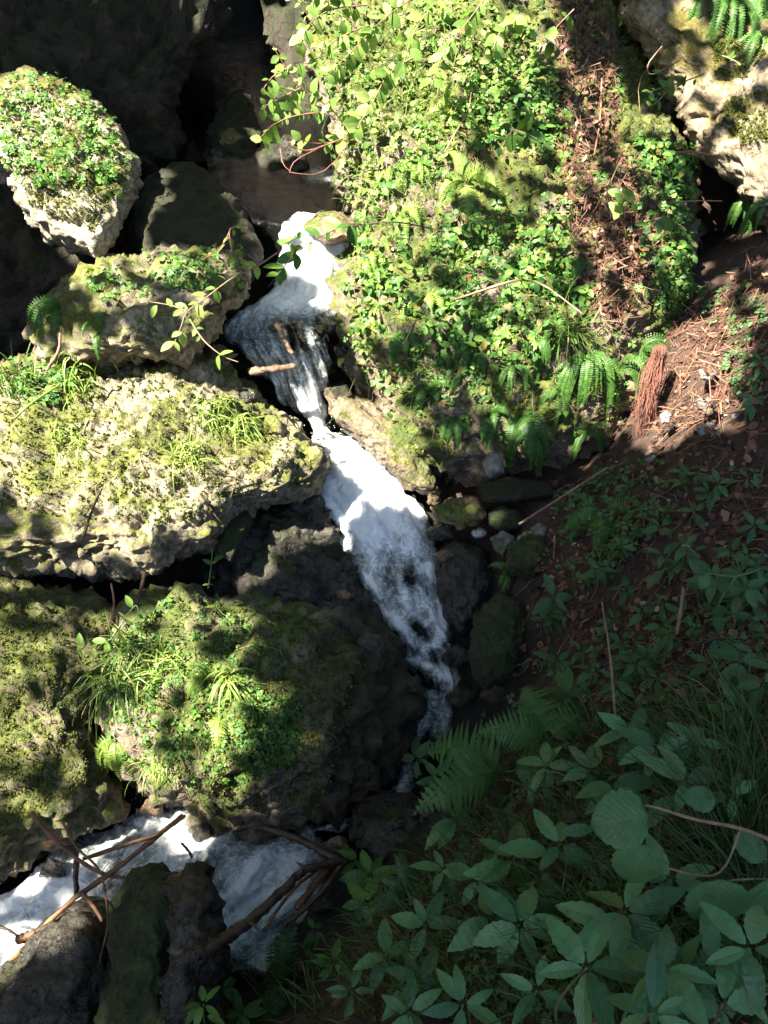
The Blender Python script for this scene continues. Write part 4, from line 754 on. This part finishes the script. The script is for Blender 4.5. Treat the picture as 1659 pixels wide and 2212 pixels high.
HERBS = [(1110,1855,6,.105,'five leaved herb left of the two stacked round leaves'),(1210,1825,4,.095,'sparse herb touching the big round leaf from the left'),(1122,1998,8,.105,'full star shaped herb low in the middle of the near bank'),
 (1420,1615,7,.115,'largest herb rosette, high on the near bank'),(1180,1655,6,.10,'herb rosette in front of the upright lacy fern'),(1275,1665,5,.095,'herb between two rosettes below the upright fern'),
 (985,1770,6,.10,'tall herb at the stream edge with upright leaf'),(1350,1970,6,.11,'herb of long leaves below the corrugated round leaf'),(1268,2090,6,.10,'star shaped herb near the bottom edge'),
 (1430,2095,6,.09,'small dark herb right of the bottom star herb'),(1060,1985,5,.10,'dim herb hidden behind the star shaped one'),(1480,1690,5,.10,'dark herb under the largest rosette'),
 (920,2000,5,.09,'drooping herb near the bottom by the stream'),(835,2065,6,.085,'bluish herb leaning over the stream end'),(905,2120,7,.08,'low herb cluster at the bottom centre'),
 (885,2185,6,.08,'herb at the bottom edge in the centre'),(1330,1700,4,.10,'herb with dull leaves above the big round leaf'),(1450,1900,5,.10,'pointed herb between the corrugated leaves'),
 (1580,1720,4,.075,'thin herb near the right edge'),(1410,2190,5,.09,'herb at the bottom edge right of centre'),(1030,1900,4,.085,'herb half hidden in grass near the stream'),(1290,1790,3,.09,'three leaved herb under the round leaf'),(1160,2140,4,.07,'small weak herb by the dry grass'),
 (1360,1580,5,.09,'herb touching the largest rosette from the left'),(1500,1600,6,.09,'herb right of the largest rosette'),
 (1530,2080,6,.10,'herb under the corrugated leaf near the right edge'),(1620,2050,5,.09,'herb at the right edge under the big leaves'),(1560,2170,5,.09,'herb in the lower right corner'),
 (960,1880,6,.085,'herb at the dark stream edge below the tall one'),(1000,2170,6,.085,'herb at the bottom edge in dry grass'),(760,2140,6,.07,'small herb left at the bottom by the stream')]
for x, y, n, L, lb in HERBS: herb(x, y, n, L, lb, H, group='herbs of the near bank', lift=.2 + .08 * rng.random(), tiers=1 + int(rng.random() < .5))
MIDS = [(1195,1290,6,.095,'dark herb arching over the litter beside the mossy rock'),(1205,1430,6,.09,'dark herb below the arching one'),(1225,1500,6,.10,'broad dark herb above the lacy ferns'),(1370,1435,5,.075,'star herb in the middle of the shaded litter'),
 (1330,1470,5,.07,'small herb beside the star herb'),(1430,1200,5,.085,'dark herb in litter below the lone fern'),(1480,1180,4,.075,'neighbour herb to the right of the dark litter herb'),(1290,1230,4,.06,'small leafy herb at the foot of the lone fern'),
 (1540,1250,5,.07,'ragged herb with pale wilted leaves'),(1610,1270,6,.08,'leafy herb at the right edge above the others'),(1600,1430,6,.085,'bright herb at the right edge of the shaded litter'),(1590,1530,6,.08,'bright herb below its twin at the right edge'),
 (1650,1480,5,.08,'cut off herb at the right edge'),(1250,1130,4,.06,'small blue green herb left of the lone fern'),(1340,1180,5,.05,'tiny herb right of the lone fern'),(1450,1380,4,.055,'small pale herb among the fallen leaves'),(1645,780,6,.06,'clovery herb at the right edge beside the red needles'),(1630,860,5,.055,'lower clovery herb at the right edge')]
for x, y, n, L, lb in MIDS: herb(x, y, n, L, lb, BK, lift=.14, tiers=2, group='herbs of the litter slope')
for x, y, n, L, lb in [(800,1890,7,.10,'bright green herb hanging over the lower pool'),(770,1860,5,.08,'bright herb nearest the driftwood'),(790,1950,6,.09,'bright herb below its twin over the lower pool'),(900,1640,6,.085,'lobed green herb over the dark tail of the stream'),(945,1680,5,.08,'dark herb below the large lacy fern'),
                       (480,2140,8,.07,'pale green compound herb at the bottom left of the bank'),(520,2190,8,.07,'green compound herb at the bottom edge'),(440,2170,6,.06,'small green herb at the bottom edge beside the dark rocks'),(720,2080,6,.07,'green herb beside the delicate fern'),(680,2010,5,.05,'tiny herb beside the tangle of driftwood')]:
    herb(x, y, n, L, lb, M['clover'] if y > 1850 else BK, lift=.16, tiers=2, group='green herbs along the water')
p_, n_ = sample([(1200,1080),(1480,1000),(1659,950),(1659,1480),(1300,1500),(1150,1380)], 60, 3, 3)
for p in p_:
    x, y, _ = pix(p); herb(float(x), float(y), 5, rng.uniform(.035, .075), 'tiny green seedling in the shaded leaf litter', BK, lift=.05, tiers=1, group='seedlings in the litter', name='seedling')
p_, n_ = sample([(1200,1060),(1400,960),(1540,800),(1659,900),(1659,1400),(1300,1420),(1180,1250)], 46, 1, 3)
for k, p in enumerate(p_):
    x, y, d = pix(p); r = rng.uniform(5, 11); th = np.arange(8) * math.pi / 4; rr_ = r * (1 + .25 * rng.normal(size=8).clip(-1, 1)); a0 = rng.random() * 6
    rock('pebble', 'pale pebble half buried in the litter slope', 'pebble', [(x + q * math.cos(t) * 1.2, y + q * math.sin(t) * .8) for q, t in zip(rr_, th)], d + .003, d + .003, .012, M[['stone', 'whitestone', 'stone', 'brownstone'][k % 4]], sub=3, amp=.004, crag=.002, freq=9, group='pebbles on the litter slope', seed=k * .7)
# round corrugated leaves on a twig
def round_leaf():
    n, m = 15, 11; v = []; uv = []
    for i in range(n):
        t = i / (n - 1); wd = .48 * (math.sin(math.pi * min(1, t * .97 + .03) ** .85)) ** .62 if 0 < i < n - 1 else .03
        for j in range(m):
            s = j / (m - 1) * 2 - 1; e = 1 + (.05 * ((i % 2) * 2 - 1) if abs(s) == 1 else 0)
            v.append((t - .12 * abs(s) * wd * 0 , s * wd * e, .10 * abs(s) * wd - .28 * t * t + .028 * math.cos(2 * math.pi * (t * 8 - abs(s) * 1.8)) - .1 * s * s * wd)); uv.append((t, s))
    q = [(i * m + j, (i + 1) * m + j, (i + 1) * m + j + 1, i * m + j + 1) for i in range(n - 1) for j in range(m - 1)]
    return np.array(v), {4: np.array(q)}, np.array(uv)
RL = round_leaf()
e = empty('hazel_branch', P(1659, 1790, 1.45), 'low twig with big round corrugated leaves over the herbs', 'branch')
tw = MB(); tube(tw, smooth_path([P(1700,1830,1.42), P(1600,1790,1.42), P(1500,1770,1.42), P(1420,1745,1.42), P(1390,1740,1.42)], 16), np.linspace(.004, .002, 16), 6); tube(tw, smooth_path([P(1600,1790,1.42), P(1560,1880,1.40), P(1500,1890,1.40), P(1400,1860,1.42)], 12), .002, 6); tube(tw, smooth_path([P(1700,1900,1.42), P(1600,1900,1.38), P(1540,1910,1.38)], 8), .002, 6); tw.build('twig', M['twig'], e)
for (x, y, dx, dy, s, d) in [(1400,1760,-1.0,.15,.115,1.38),(1390,1825,-.25,1,.105,1.40),(1560,1900,-.15,1,.125,1.34),(1655,1900,.3,1,.12,1.36),(1600,1850,.5,-.5,.07,1.42),(1500,1750,.3,-.6,.06,1.44)]:
    c = P(x, y, d); t = P(x + dx * 100, y + dy * 100, d + .02); lm = MB()
    lm.inst(RL, (frame_of(t - c, nrm(CAM - c) + np.array([0, 0, .5]) + .15 * rng.normal(size=3)) * s * .85)[None], c[None]); lm.build('leaf', M['hazel'], e, smooth=True)

# ------------------------------------------------------------------ branches, twigs, roots
def branch(pts, r0, r1, mat, label, name='branch', cat='branch', side=(), n=None, rough=.5):
    q = smooth_path([P(*map(float, p)) for p in pts], n or 6 * len(pts)); mb = MB(); tube(mb, q, np.linspace(r0, r1, len(q)), 8, rough)
    for s in side:
        q2 = smooth_path([P(*map(float, p)) for p in s], 6); tube(mb, q2, np.linspace(r1 * .7 + r0 * .1, .0015, 6), 6, rough)
    return tag(mb.build(name, mat), label, cat)
D = M['deadwood']; DW = M['darkwood']
branch([(66,1755,2.95),(105,1800,2.93),(150,1842,2.92),(215,1884,2.92),(290,1897,2.92),(402,1884,2.95)], .009, .005, D, 'sunlit orange branch sloping down from the pitted tufa rock')
branch([(180,1856,3.0),(240,1835,2.98),(312,1812,2.98),(355,1795,3.0),(400,1762,3.05)], .008, .005, D, 'brown branch crossing the foam above the sloping orange one')
branch([(395,1762,3.06),(310,1830,2.97),(240,1885,2.90),(150,1950,2.82),(60,2040,2.78),(-20,2120,2.72)], .008, .009, D, 'long branch running from the small fall to the left edge')
branch([(135,1775,2.95),(165,1830,2.9),(215,1880,2.88),(230,1950,2.78),(232,2005,2.7),(216,2075,2.66),(218,2130,2.64)], .004, .0028, D, 'thin curved vine hanging over the dark rocks')
branch([(166,1838,2.93),(163,1890,2.95),(166,1935,3.0)], .010, .008, DW, 'short dark upright stub under the orange branch')
branch([(178,1930,2.84),(200,1955,2.80),(222,1990,2.76)], .009, .006, D, 'short orange stick beside the hanging vine')
branch([(100,1822,3.0),(130,1815,2.97),(160,1820,2.95)], .016, .008, D, 'stubby orange wood end on the tufa rock')
branch([(40,2030,2.85),(70,2018,2.84),(110,2000,2.84)], .017, .012, D, 'bleached orange log end by the left edge water')
branch([(-30,1992,2.9),(20,2010,2.88),(60,2040,2.86)], .006, .004, DW, 'thin dark stick at the left edge of the water')
branch([(430,2065,2.45),(490,2025,2.55),(540,1990,2.62),(600,1935,2.72),(650,1885,2.82),(700,1868,2.9),(738,1858,2.95)], .021, .011, DW, 'thick dark log lying across the lower pool', side=[[(538,1992,2.6),(548,1998,2.57),(556,2008,2.55)], [(640,1895,2.8),(655,1875,2.78),(640,1862,2.76)]], name='log', cat='log')
branch([(505,1792,3.22),(545,1783,3.2),(600,1797,3.15),(650,1815,3.08),(700,1842,3.0),(745,1866,2.95)], .013, .013, DW, 'brown log bridging the rear of the lower pool', name='log', cat='log')
branch([(570,2012,2.72),(600,1965,2.76),(640,1915,2.82),(685,1880,2.9)], .006, .005, D, 'slim reddish stick beside the thick dark log')
branch([(640,1962,2.74),(670,1925,2.8),(700,1885,2.9),(725,1860,2.95)], .012, .010, D, 'forked end of driftwood near the green herbs')
branch([(612,1998,2.68),(650,1970,2.72),(700,1920,2.8),(735,1872,2.9)], .010, .008, DW, 'dark driftwood stick nearest the green herbs')
branch([(393,1822,3.02),(405,1835,2.99),(415,1852,2.96)], .005, .004, DW, 'tiny black peg sticking out of the foam')
branch([(538,803,3.95),(580,798,3.92),(638,792,3.96)], .018, .014, M['brownstone'], 'red brown log jammed across the second fall', name='log', cat='log')
branch([(598,700,4.0),(612,730,3.98),(632,765,3.97)], .013, .010, M['brownstone'], 'red brown stick standing in the second fall')
branch([(1122,1132,3.62),(1200,1082,3.5),(1312,1010,3.4)], .006, .004, M['twig'], 'grey stick leaning under the huge boulder')
branch([(1476,1270,2.5),(1470,1320,2.48),(1462,1370,2.5)], .005, .005, M['twig'], 'pale bare stick standing in the shaded litter')
branch([(1330,1580,2.2),(1322,1460,2.3),(1310,1360,2.45),(1300,1300,2.55)], .0035, .0025, M['twig'], 'thin bare stem rising through the litter herbs')
branch([(1460,330,3.9),(1500,328,3.85),(1540,335,3.82)], .006, .003, M['redtwig'], 'red brown stub of wood crossing the dark gap', side=[[(1480,330,3.88),(1510,318,3.84),(1545,326,3.82)]])
branch([(1440,440,3.9),(1500,434,3.8),(1560,434,3.75)], .004, .002, M['twig'], 'pale thin twig crossing the dark gap')
branch([(1300,170,4.3),(1296,260,4.2),(1285,330,4.1),(1280,400,4.0)], .004, .003, M['redtwig'], 'upright red stem on the huge boulder')
branch([(975,650,3.42),(1080,615,3.36),(1130,605,3.36),(1180,620,3.36),(1260,680,3.36)], .005, .003, M['twig'], 'arched bare bramble stem across the huge boulder')
branch([(960,330,3.85),(985,285,3.85),(1010,240,3.9),(1018,200,3.95)], .004, .003, M['twig'], 'pale crooked stem in sunlit leaves of the huge boulder')
branch([(30,905,3.35),(70,870,3.38),(130,830,3.45)], .005, .004, M['grass_lit'], 'arched pale stalk at the rear of the shelf', name='stalk', cat='stalk')
branch([(100,800,3.5),(125,760,3.5),(130,720,3.5)], .007, .004, M['redtwig'], 'red twig standing at the rear of the shelf')
branch([(180,1160,3.2),(200,1100,3.16),(220,1055,3.14)], .006, .004, M['darkwood'], 'dark stick lying on the front of the shelf')
branch([(240,1260,3.5),(246,1310,3.38),(230,1360,3.3)], .004, .004, M['redtwig'], 'red vine hanging below the shelf')
branch([(315,1225,3.5),(300,1290,3.38),(270,1350,3.28)], .008, .006, M['darkwood'], 'mossy root bridging shelf and lower boulder')
branch([(1430,100,3.9),(1400,140,3.95),(1410,160,3.9),(1470,130,3.8)], .003, .002, M['twig'], 'grey forked twig before the pale limestone', side=[[(1410,135,3.9),(1440,120,3.8),(1470,95,3.75)], [(1410,135,3.9),(1380,180,3.95),(1385,260,4.0)]])
branch([(860,760,3.6),(880,730,3.5),(900,690,3.45)], .004, .003, M['darkwood'], 'dark twig against the left flank of the huge boulder')
# roots hanging under the right shoulder
e = empty('root_curtain', P(1395, 930, 3.45), 'curtain of thin red roots hanging beside the sunlit needles', 'roots'); mb = MB()
RD = min(pix(hit(x, y)[0])[2] for x, y in [(1425,800),(1395,860),(1400,900),(1385,930)]) - .07
for k in range(110):
    a = rng.random(); x0 = 1410 + a * 30 + rng.normal() * 3; x1 = 1376 + a * 30 + rng.normal() * 8; d0 = RD + .03 * rng.normal(); y1 = 890 + 75 * rng.random()
    tube(mb, smooth_path([P(x0, 745 + 25 * rng.random(), d0), P(x0 * .6 + x1 * .4 + rng.normal() * 7, 810 + 12 * rng.normal(), d0 - .02), P(x1 + 6 + rng.normal() * 8, 870 + 12 * rng.normal(), d0 - .02 + .02 * rng.normal()), P(x1, y1, d0 + .02)], 9), np.linspace(.0018, .0008, 9) * rng.uniform(.6, 1.5), 4)
M['root'] = wood_mat('red_root', (0.06, 0.022, 0.015), (0.25, 0.095, 0.06), 0.8, 30); mb.build('roots', M['root'], e)

# ------------------------------------------------------------------ leafy twigs in the air
LEAF = blade(1, .26, 7, .15, .22, 0, .9); LEAFB = blade(1, .34, 7, .12, .25, .06, .85)
def leafy(paths, L, label, mat, wood, step=26, name='leafy_branch', tmpl=None, hang=.35, rad=.0035, skip=.15):
    p0 = P(*map(float, paths[0][0])); e = empty(name, p0, label, 'branch'); st = MB(); lv = MB()
    for pth in paths:
        q = smooth_path([P(*map(float, p)) for p in pth], 8 * len(pth)); tube(st, q, np.linspace(rad, rad * .4, len(q)), 6)
        px, py, _ = pix(q); s = np.concatenate([[0], np.cumsum(np.hypot(np.diff(px), np.diff(py)))]); T = nrm(np.gradient(q, axis=0)); k = 0
        for a in np.arange(s[-1] * skip, s[-1] + 1, step):
            c = np.array([np.interp(a, s, q[:, i]) for i in range(3)]); t = T[min(int(np.searchsorted(s, a)), len(T) - 1)]; k += 1
            c = c + rng.normal(size=3) * .006
            for sd in ((-1, 1) if rng.random() < .4 else ((-1) ** k,) if rng.random() < .85 else ()):
                sidev = nrm(np.cross(t, CAM - c)) * sd; dr = nrm(sidev + t * .6 - np.array([0, 0, hang]) + .4 * rng.normal(size=3))
                lv.inst(tmpl or LEAF, (frame_of(dr, nrm(CAM - c) * .6 + np.array([0, 0, .8]) + .4 * rng.normal(size=3)) * L * (.4 + .75 * rng.random()))[None], c[None])
    st.build('twig', wood, e); lv.build('leaves', mat, e, smooth=False); return e
LU = M['lush_lit']; TW = M['twig']
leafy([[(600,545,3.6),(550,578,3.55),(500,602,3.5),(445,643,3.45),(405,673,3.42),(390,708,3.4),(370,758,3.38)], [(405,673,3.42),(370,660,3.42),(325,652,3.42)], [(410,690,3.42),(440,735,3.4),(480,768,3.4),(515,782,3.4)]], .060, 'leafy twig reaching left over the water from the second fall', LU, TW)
leafy([[(960,500,3.6),(900,487,3.6),(840,480,3.6),(740,492,3.6),(680,518,3.6),(640,545,3.6),(590,590,3.6)], [(680,518,3.6),(650,500,3.58),(620,530,3.56)], [(640,545,3.6),(610,580,3.58),(580,620,3.56)]], .085, 'dark twig stretching from the huge boulder across the sunlit fall', M['clover'], M['darkwood'], step=22, skip=.4)
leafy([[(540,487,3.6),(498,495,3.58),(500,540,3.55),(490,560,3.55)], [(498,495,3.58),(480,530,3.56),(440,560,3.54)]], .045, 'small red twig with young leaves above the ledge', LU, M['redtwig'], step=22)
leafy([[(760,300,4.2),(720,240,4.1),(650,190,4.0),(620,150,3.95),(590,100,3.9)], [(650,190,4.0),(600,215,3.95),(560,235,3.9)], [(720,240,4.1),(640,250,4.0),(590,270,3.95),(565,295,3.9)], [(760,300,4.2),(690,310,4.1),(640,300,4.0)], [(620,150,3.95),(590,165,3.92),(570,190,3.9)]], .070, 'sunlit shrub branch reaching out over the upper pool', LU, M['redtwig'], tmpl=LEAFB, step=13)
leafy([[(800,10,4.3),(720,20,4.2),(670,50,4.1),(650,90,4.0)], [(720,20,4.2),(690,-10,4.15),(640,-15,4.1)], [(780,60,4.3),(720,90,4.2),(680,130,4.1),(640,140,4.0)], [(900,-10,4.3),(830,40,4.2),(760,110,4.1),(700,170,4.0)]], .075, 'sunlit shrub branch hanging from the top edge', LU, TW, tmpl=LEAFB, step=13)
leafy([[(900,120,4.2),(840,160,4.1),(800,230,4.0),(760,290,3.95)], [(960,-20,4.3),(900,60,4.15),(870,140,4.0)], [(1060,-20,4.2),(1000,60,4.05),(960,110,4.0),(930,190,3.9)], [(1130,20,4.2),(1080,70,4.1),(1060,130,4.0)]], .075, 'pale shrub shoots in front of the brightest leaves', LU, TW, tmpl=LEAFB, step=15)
branch([(740,300,4.1),(700,315,4.0),(665,325,3.95),(640,320,3.9),(625,305,3.88)], .004, .002, M['redtwig'], 'bare red twig looping over the upper pool', side=[[(700,315,4.0),(640,345,3.9),(625,372,3.88)], [(740,330,4.05),(690,375,3.95),(625,372,3.88)], [(605,320,3.9),(612,355,3.88),(630,372,3.88)]])
leafy([[(1240,20,4.0),(1210,50,3.95),(1180,80,3.9),(1130,90,3.9)], [(1180,80,3.9),(1210,110,3.88),(1225,130,3.86)]], .075, 'green sprig at the top edge before the red litter', M['clover'], TW, tmpl=LEAFB, step=30)
leafy([[(1110,280,3.75),(1140,290,3.7),(1160,300,3.68)], [(1110,280,3.75),(1090,300,3.72),(1080,320,3.7)]], .08, 'broad green leaves standing above the pale glowing fern', M['clover'], TW, tmpl=LEAFB, step=22)
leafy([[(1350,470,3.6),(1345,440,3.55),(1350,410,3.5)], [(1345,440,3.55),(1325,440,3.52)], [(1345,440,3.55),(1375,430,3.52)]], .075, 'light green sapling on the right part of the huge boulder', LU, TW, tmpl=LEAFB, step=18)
leafy([[(1420,480,3.6),(1430,470,3.55),(1445,450,3.5)], [(1425,475,3.55),(1400,490,3.52)]], .07, 'dim sapling at the right rim of the huge boulder', M['clover'], TW, tmpl=LEAFB, step=18)
leafy([[(1520,160,3.85),(1480,175,3.8),(1430,190,3.78),(1400,200,3.76)], [(1480,175,3.8),(1450,160,3.76),(1430,150,3.74)], [(1450,185,3.8),(1420,220,3.78),(1400,230,3.76)]], .05, 'blue green sprig hanging in front of the pale limestone', M['clover'], TW, step=16)
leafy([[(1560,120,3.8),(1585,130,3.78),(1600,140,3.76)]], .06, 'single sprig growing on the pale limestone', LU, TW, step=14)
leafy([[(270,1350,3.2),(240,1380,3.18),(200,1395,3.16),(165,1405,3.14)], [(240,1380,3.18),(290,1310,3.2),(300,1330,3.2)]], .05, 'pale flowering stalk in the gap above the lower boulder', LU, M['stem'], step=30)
leafy([[(450,1270,3.3),(455,1230,3.28),(460,1180,3.26)]], .04, 'small fresh sprout in the crack under the shelf', M['clover'], M['stem'], step=16)
leafy([[(1640,1230,2.3),(1590,1245,2.28),(1540,1240,2.26),(1500,1235,2.26)], [(1590,1245,2.28),(1560,1290,2.28),(1545,1330,2.3)]], .065, 'half wilted branch drooping over the shaded litter', BK, M['stem'], tmpl=LEAFB, step=26)

# ------------------------------------------------------------------ unseen trees overhead: crown leaves left out to shape the sun patches
LITP = [([(-60,190),(60,148),(200,205),(290,330),(295,430),(250,560),(200,580),(60,480),(-60,360)], .86),
 ([(170,610),(260,545),(430,545),(505,578),(495,600),(450,612),(380,622),(300,630),(230,650)], .62),
 ([(-20,790),(150,765),(300,765),(375,830),(480,848),(570,885),(610,950),(715,1000),(680,1070),(560,1085),(480,1095),(350,1135),(200,1130),(80,1080),(-20,1010)], .88),
 ([(590,465),(755,455),(765,660),(595,655)], 1.0),
 ([(540,20),(1050,-30),(1030,150),(960,330),(880,480),(860,650),(790,770),(742,640),(760,480),(720,380),(740,300),(560,350),(540,100)], .97),
 ([(1040,-20),(1180,-10),(1200,60),(1240,150),(1230,300),(1180,400),(1200,640),(1000,640),(870,650),(880,480),(960,330),(1030,150)], .66),
 ([(1240,150),(1350,200),(1470,290),(1480,600),(1380,620),(1200,640),(1190,400)], .42),
 ([(685,920),(760,870),(840,900),(930,990),(935,1060),(880,1115),(800,1135),(700,1105),(668,1085),(705,1000)], 1.0),
 ([(700,830),(840,890),(930,980),(930,1060),(840,1000)], .8),
 ([(-20,1220),(130,1195),(250,1205),(380,1175),(480,1140),(475,1185),(200,1245),(-20,1270)], .6),
 ([(-20,1340),(100,1320),(235,1350),(185,1450),(175,1560),(155,1600),(175,1640),(130,1700),(-20,1790)], .5),
 ([(235,1380),(350,1300),(460,1300),(545,1340),(565,1420),(645,1500),(640,1600),(540,1690),(400,1710),(260,1650),(205,1520)], .62),
 ([(60,1740),(300,1790),(400,1750),(410,1800),(250,1900),(150,1960),(60,2050),(60,1850)], .6),
 ([(-60,1920),(140,1910),(130,2000),(60,2060),(-60,2160)], 1.0),
 ([(1395,750),(1560,680),(1605,760),(1570,870),(1480,945),(1370,955),(1355,880)], .85),
 ([(1560,600),(1659,560),(1659,690),(1580,700)], .3),
 ([(1480,40),(1659,40),(1659,300),(1645,430),(1570,405),(1530,300),(1440,200)], .66),
 ([(760,650),(860,650),(1000,640),(1240,640),(1420,700),(1360,900),(1280,960),(1000,960),(860,880),(780,780)], .42)]
trees = [((-7.8, 4.2), (-7.2, 4.4)), ((-5.5, 8.5), (-4.2, 6.8)), ((-4.2, -3.5), (-3.8, -1.9)), ((2.5, -2.8), (-0.6, -0.8)), ((4.8, 4.5), (1.2, 4.0))]
NL = 42000
tx = rng.uniform(-3.5, 3.4, NL); ty = rng.uniform(-0.6, 8.5, NL); hh = rng.uniform(4.6, 8.2, NL)
tx = np.concatenate([tx, rng.uniform(-0.8, 2.7, 14000), rng.uniform(-3.6, 0.2, 9000)]); ty = np.concatenate([ty, rng.uniform(-0.6, 2.3, 14000), rng.uniform(3.8, 8.4, 9000)]); NL = len(tx); hh = rng.uniform(4.6, 8.2, NL)
tg = np.column_stack([tx, ty, np.full(NL, 1.0)]); pos = tg + SUN[None] * ((hh - 1.0) / SUN[2])[:, None]
# where along the sun's path each place is bright in the photograph: a map on a plane square to the sun
sa = nrm(np.cross(SUN, [0, 0, 1.0])); sb = np.cross(SUN, sa); O0 = np.array([0.0, 3.0, 1.0]); RES = 0.045
ga = np.arange(-5.2, 5.2, RES); gb = np.arange(-4.2, 4.2, RES); GM = np.zeros((len(ga), len(gb)))
hp = []; hi = []
for i, a in enumerate(ga):
    for j, b in enumerate(gb):
        h = cast(O0 + sa * a + sb * b + SUN * 4.0, -SUN)
        if h is not None: hp.append(h[0]); hi.append((i, j))
hp = np.array(hp); hi = np.array(hi); px_, py_, d_ = pix(hp)
inn = (d_ > .3) & (px_ > -70) & (px_ < 1730) & (py_ > -70) & (py_ < 2280); pr_ = np.zeros(len(hp)); done = ~inn
for poly, pr in LITP:
    k = inpoly(px_, py_, poly) & ~done; pr_[k] = pr; done |= k
for k in np.nonzero(pr_ > 0)[0]:
    v = hp[k] - CAM; l = np.linalg.norm(v); h2 = BVH.ray_cast(Vector(CAM), Vector(v / l), 60)
    if h2[0] is not None and h2[3] < l - .15: pr_[k] = 0
GM[hi[:, 0], hi[:, 1]] = pr_
rel = pos - O0; ia = np.round((rel @ sa + 5.2) / RES).astype(int); ib = np.round((rel @ sb + 4.2) / RES).astype(int)
pm = np.zeros(NL)
for da, db in [(0,0),(1,0),(-1,0),(0,1),(0,-1),(1,1),(-1,-1),(1,-1),(-1,1)]:
    pm = np.maximum(pm, np.where((ia + da >= 0) & (ia + da < len(ga)) & (ib + db >= 0) & (ib + db < len(gb)), GM[np.clip(ia + da, 0, len(ga) - 1), np.clip(ib + db, 0, len(gb) - 1)], 0))
pk = np.clip(1 - pm, 0, 1); pk = np.where(pm >= .84, 0, np.where(pm > 0, 0.22 * pk, 1)); clus = 2.2 * np.clip(0.5 + 1.4 * perlin(pos * 3.0), 0, 1)
keep = rng.random(NL) < np.where(pm > 0, pk * clus, 1)
pos = pos[keep]; tc = np.array([t[1] for t in trees]); near_t = np.argmin(np.linalg.norm(pos[:, None, :2] - tc[None], axis=-1), 1)
for k, (root, cr) in enumerate(trees):
    z0 = float(ground_z([root])[0]); lb = ['unseen leafy tree leaning over the ravine beyond the left shelf', 'unseen leafy tree above the shaded cliff', 'unseen leafy tree overhead behind the viewer', 'unseen leafy tree overhead on the near bank', 'unseen leafy tree overhead beyond the huge boulder'][k]
    e = empty('tree', (root[0], root[1], z0), lb, 'tree', 'trees shading the ravine')
    mb = MB(); topc = np.array([cr[0], cr[1], 6.6]); b0 = np.array([root[0], root[1], z0 - .3])
    tube(mb, smooth_path([b0, b0 * .6 + topc * .4 + [0, 0, .9], topc, topc + [0, 0, 2]], 16), np.linspace(.22, .05, 16), 10, .1)
    for j in range(7):
        a = j * 0.9 + k; f0 = b0 * .45 + topc * .55 + [0, 0, .6]; tube(mb, smooth_path([f0, f0 + [math.cos(a) * .8, math.sin(a) * .8, .7], f0 + [math.cos(a) * 1.3, math.sin(a) * 1.3, 1.0]], 8), np.linspace(.05, .012, 8), 6, .1)
    mb.build('trunk', M['bark'], e)
    pp = pos[near_t == k]; n = len(pp); cm = MB(); cm.inst(CANOPYL, frames(n, np.repeat(SUN[None], n, 0), .3, .35) * rng.uniform(.09, .14, n)[:, None, None], pp)
    cm.build('crown', M['canopy'], e, smooth=False)

for k, (x, y, r) in enumerate([(-3.2, 11.0, 2.6), (0.8, 11.5, 2.8), (4.6, 11.0, 2.8), (7.5, 7.5, 2.6), (-9.5, 7.0, 2.6)]):
    z0 = float(ground_z([(x, y)])[0]); e = empty('tree', (x, y, z0), ['leafy tree on the slope above the gully', 'leafy tree on the slope beyond the upper pool', 'leafy tree on the slope beyond the huge boulder', 'leafy tree on the slope behind the pale limestone', 'leafy tree on the slope behind the cliff'][k], 'tree', 'trees shading the ravine')
    mb = MB(); tube(mb, smooth_path([(x, y, z0 - .3), (x + .1, y - .1, z0 + 2), (x, y - .3, z0 + 4.5)], 10), np.linspace(.2, .06, 10), 9, .1)
    for j in range(6): a = j * 1.05; b0 = np.array([x + .1, y - .1, z0 + 1.2 + .4 * j]); tube(mb, smooth_path([b0, b0 + [math.cos(a) * .8, math.sin(a) * .8, .4], b0 + [math.cos(a) * 1.8, math.sin(a) * 1.8, .5]], 7), np.linspace(.06, .015, 7), 6)
    mb.build('trunk', M['bark'], e); n = 5000; q = nrm(rng.normal(size=(n, 3))) * (r * rng.random((n, 1)) ** .45) * np.array([1, 1, 1.15]); q = q[perlin(q * .9 + k) > -.25]
    cm = MB(); cm.inst(CANOPYL, frames(len(q), nrm(q), .6, .5) * rng.uniform(.14, .26, len(q))[:, None, None], q + np.array([x, y - .3, z0 + 3.0])); cm.build('crown', M['canopy'], e, smooth=False)
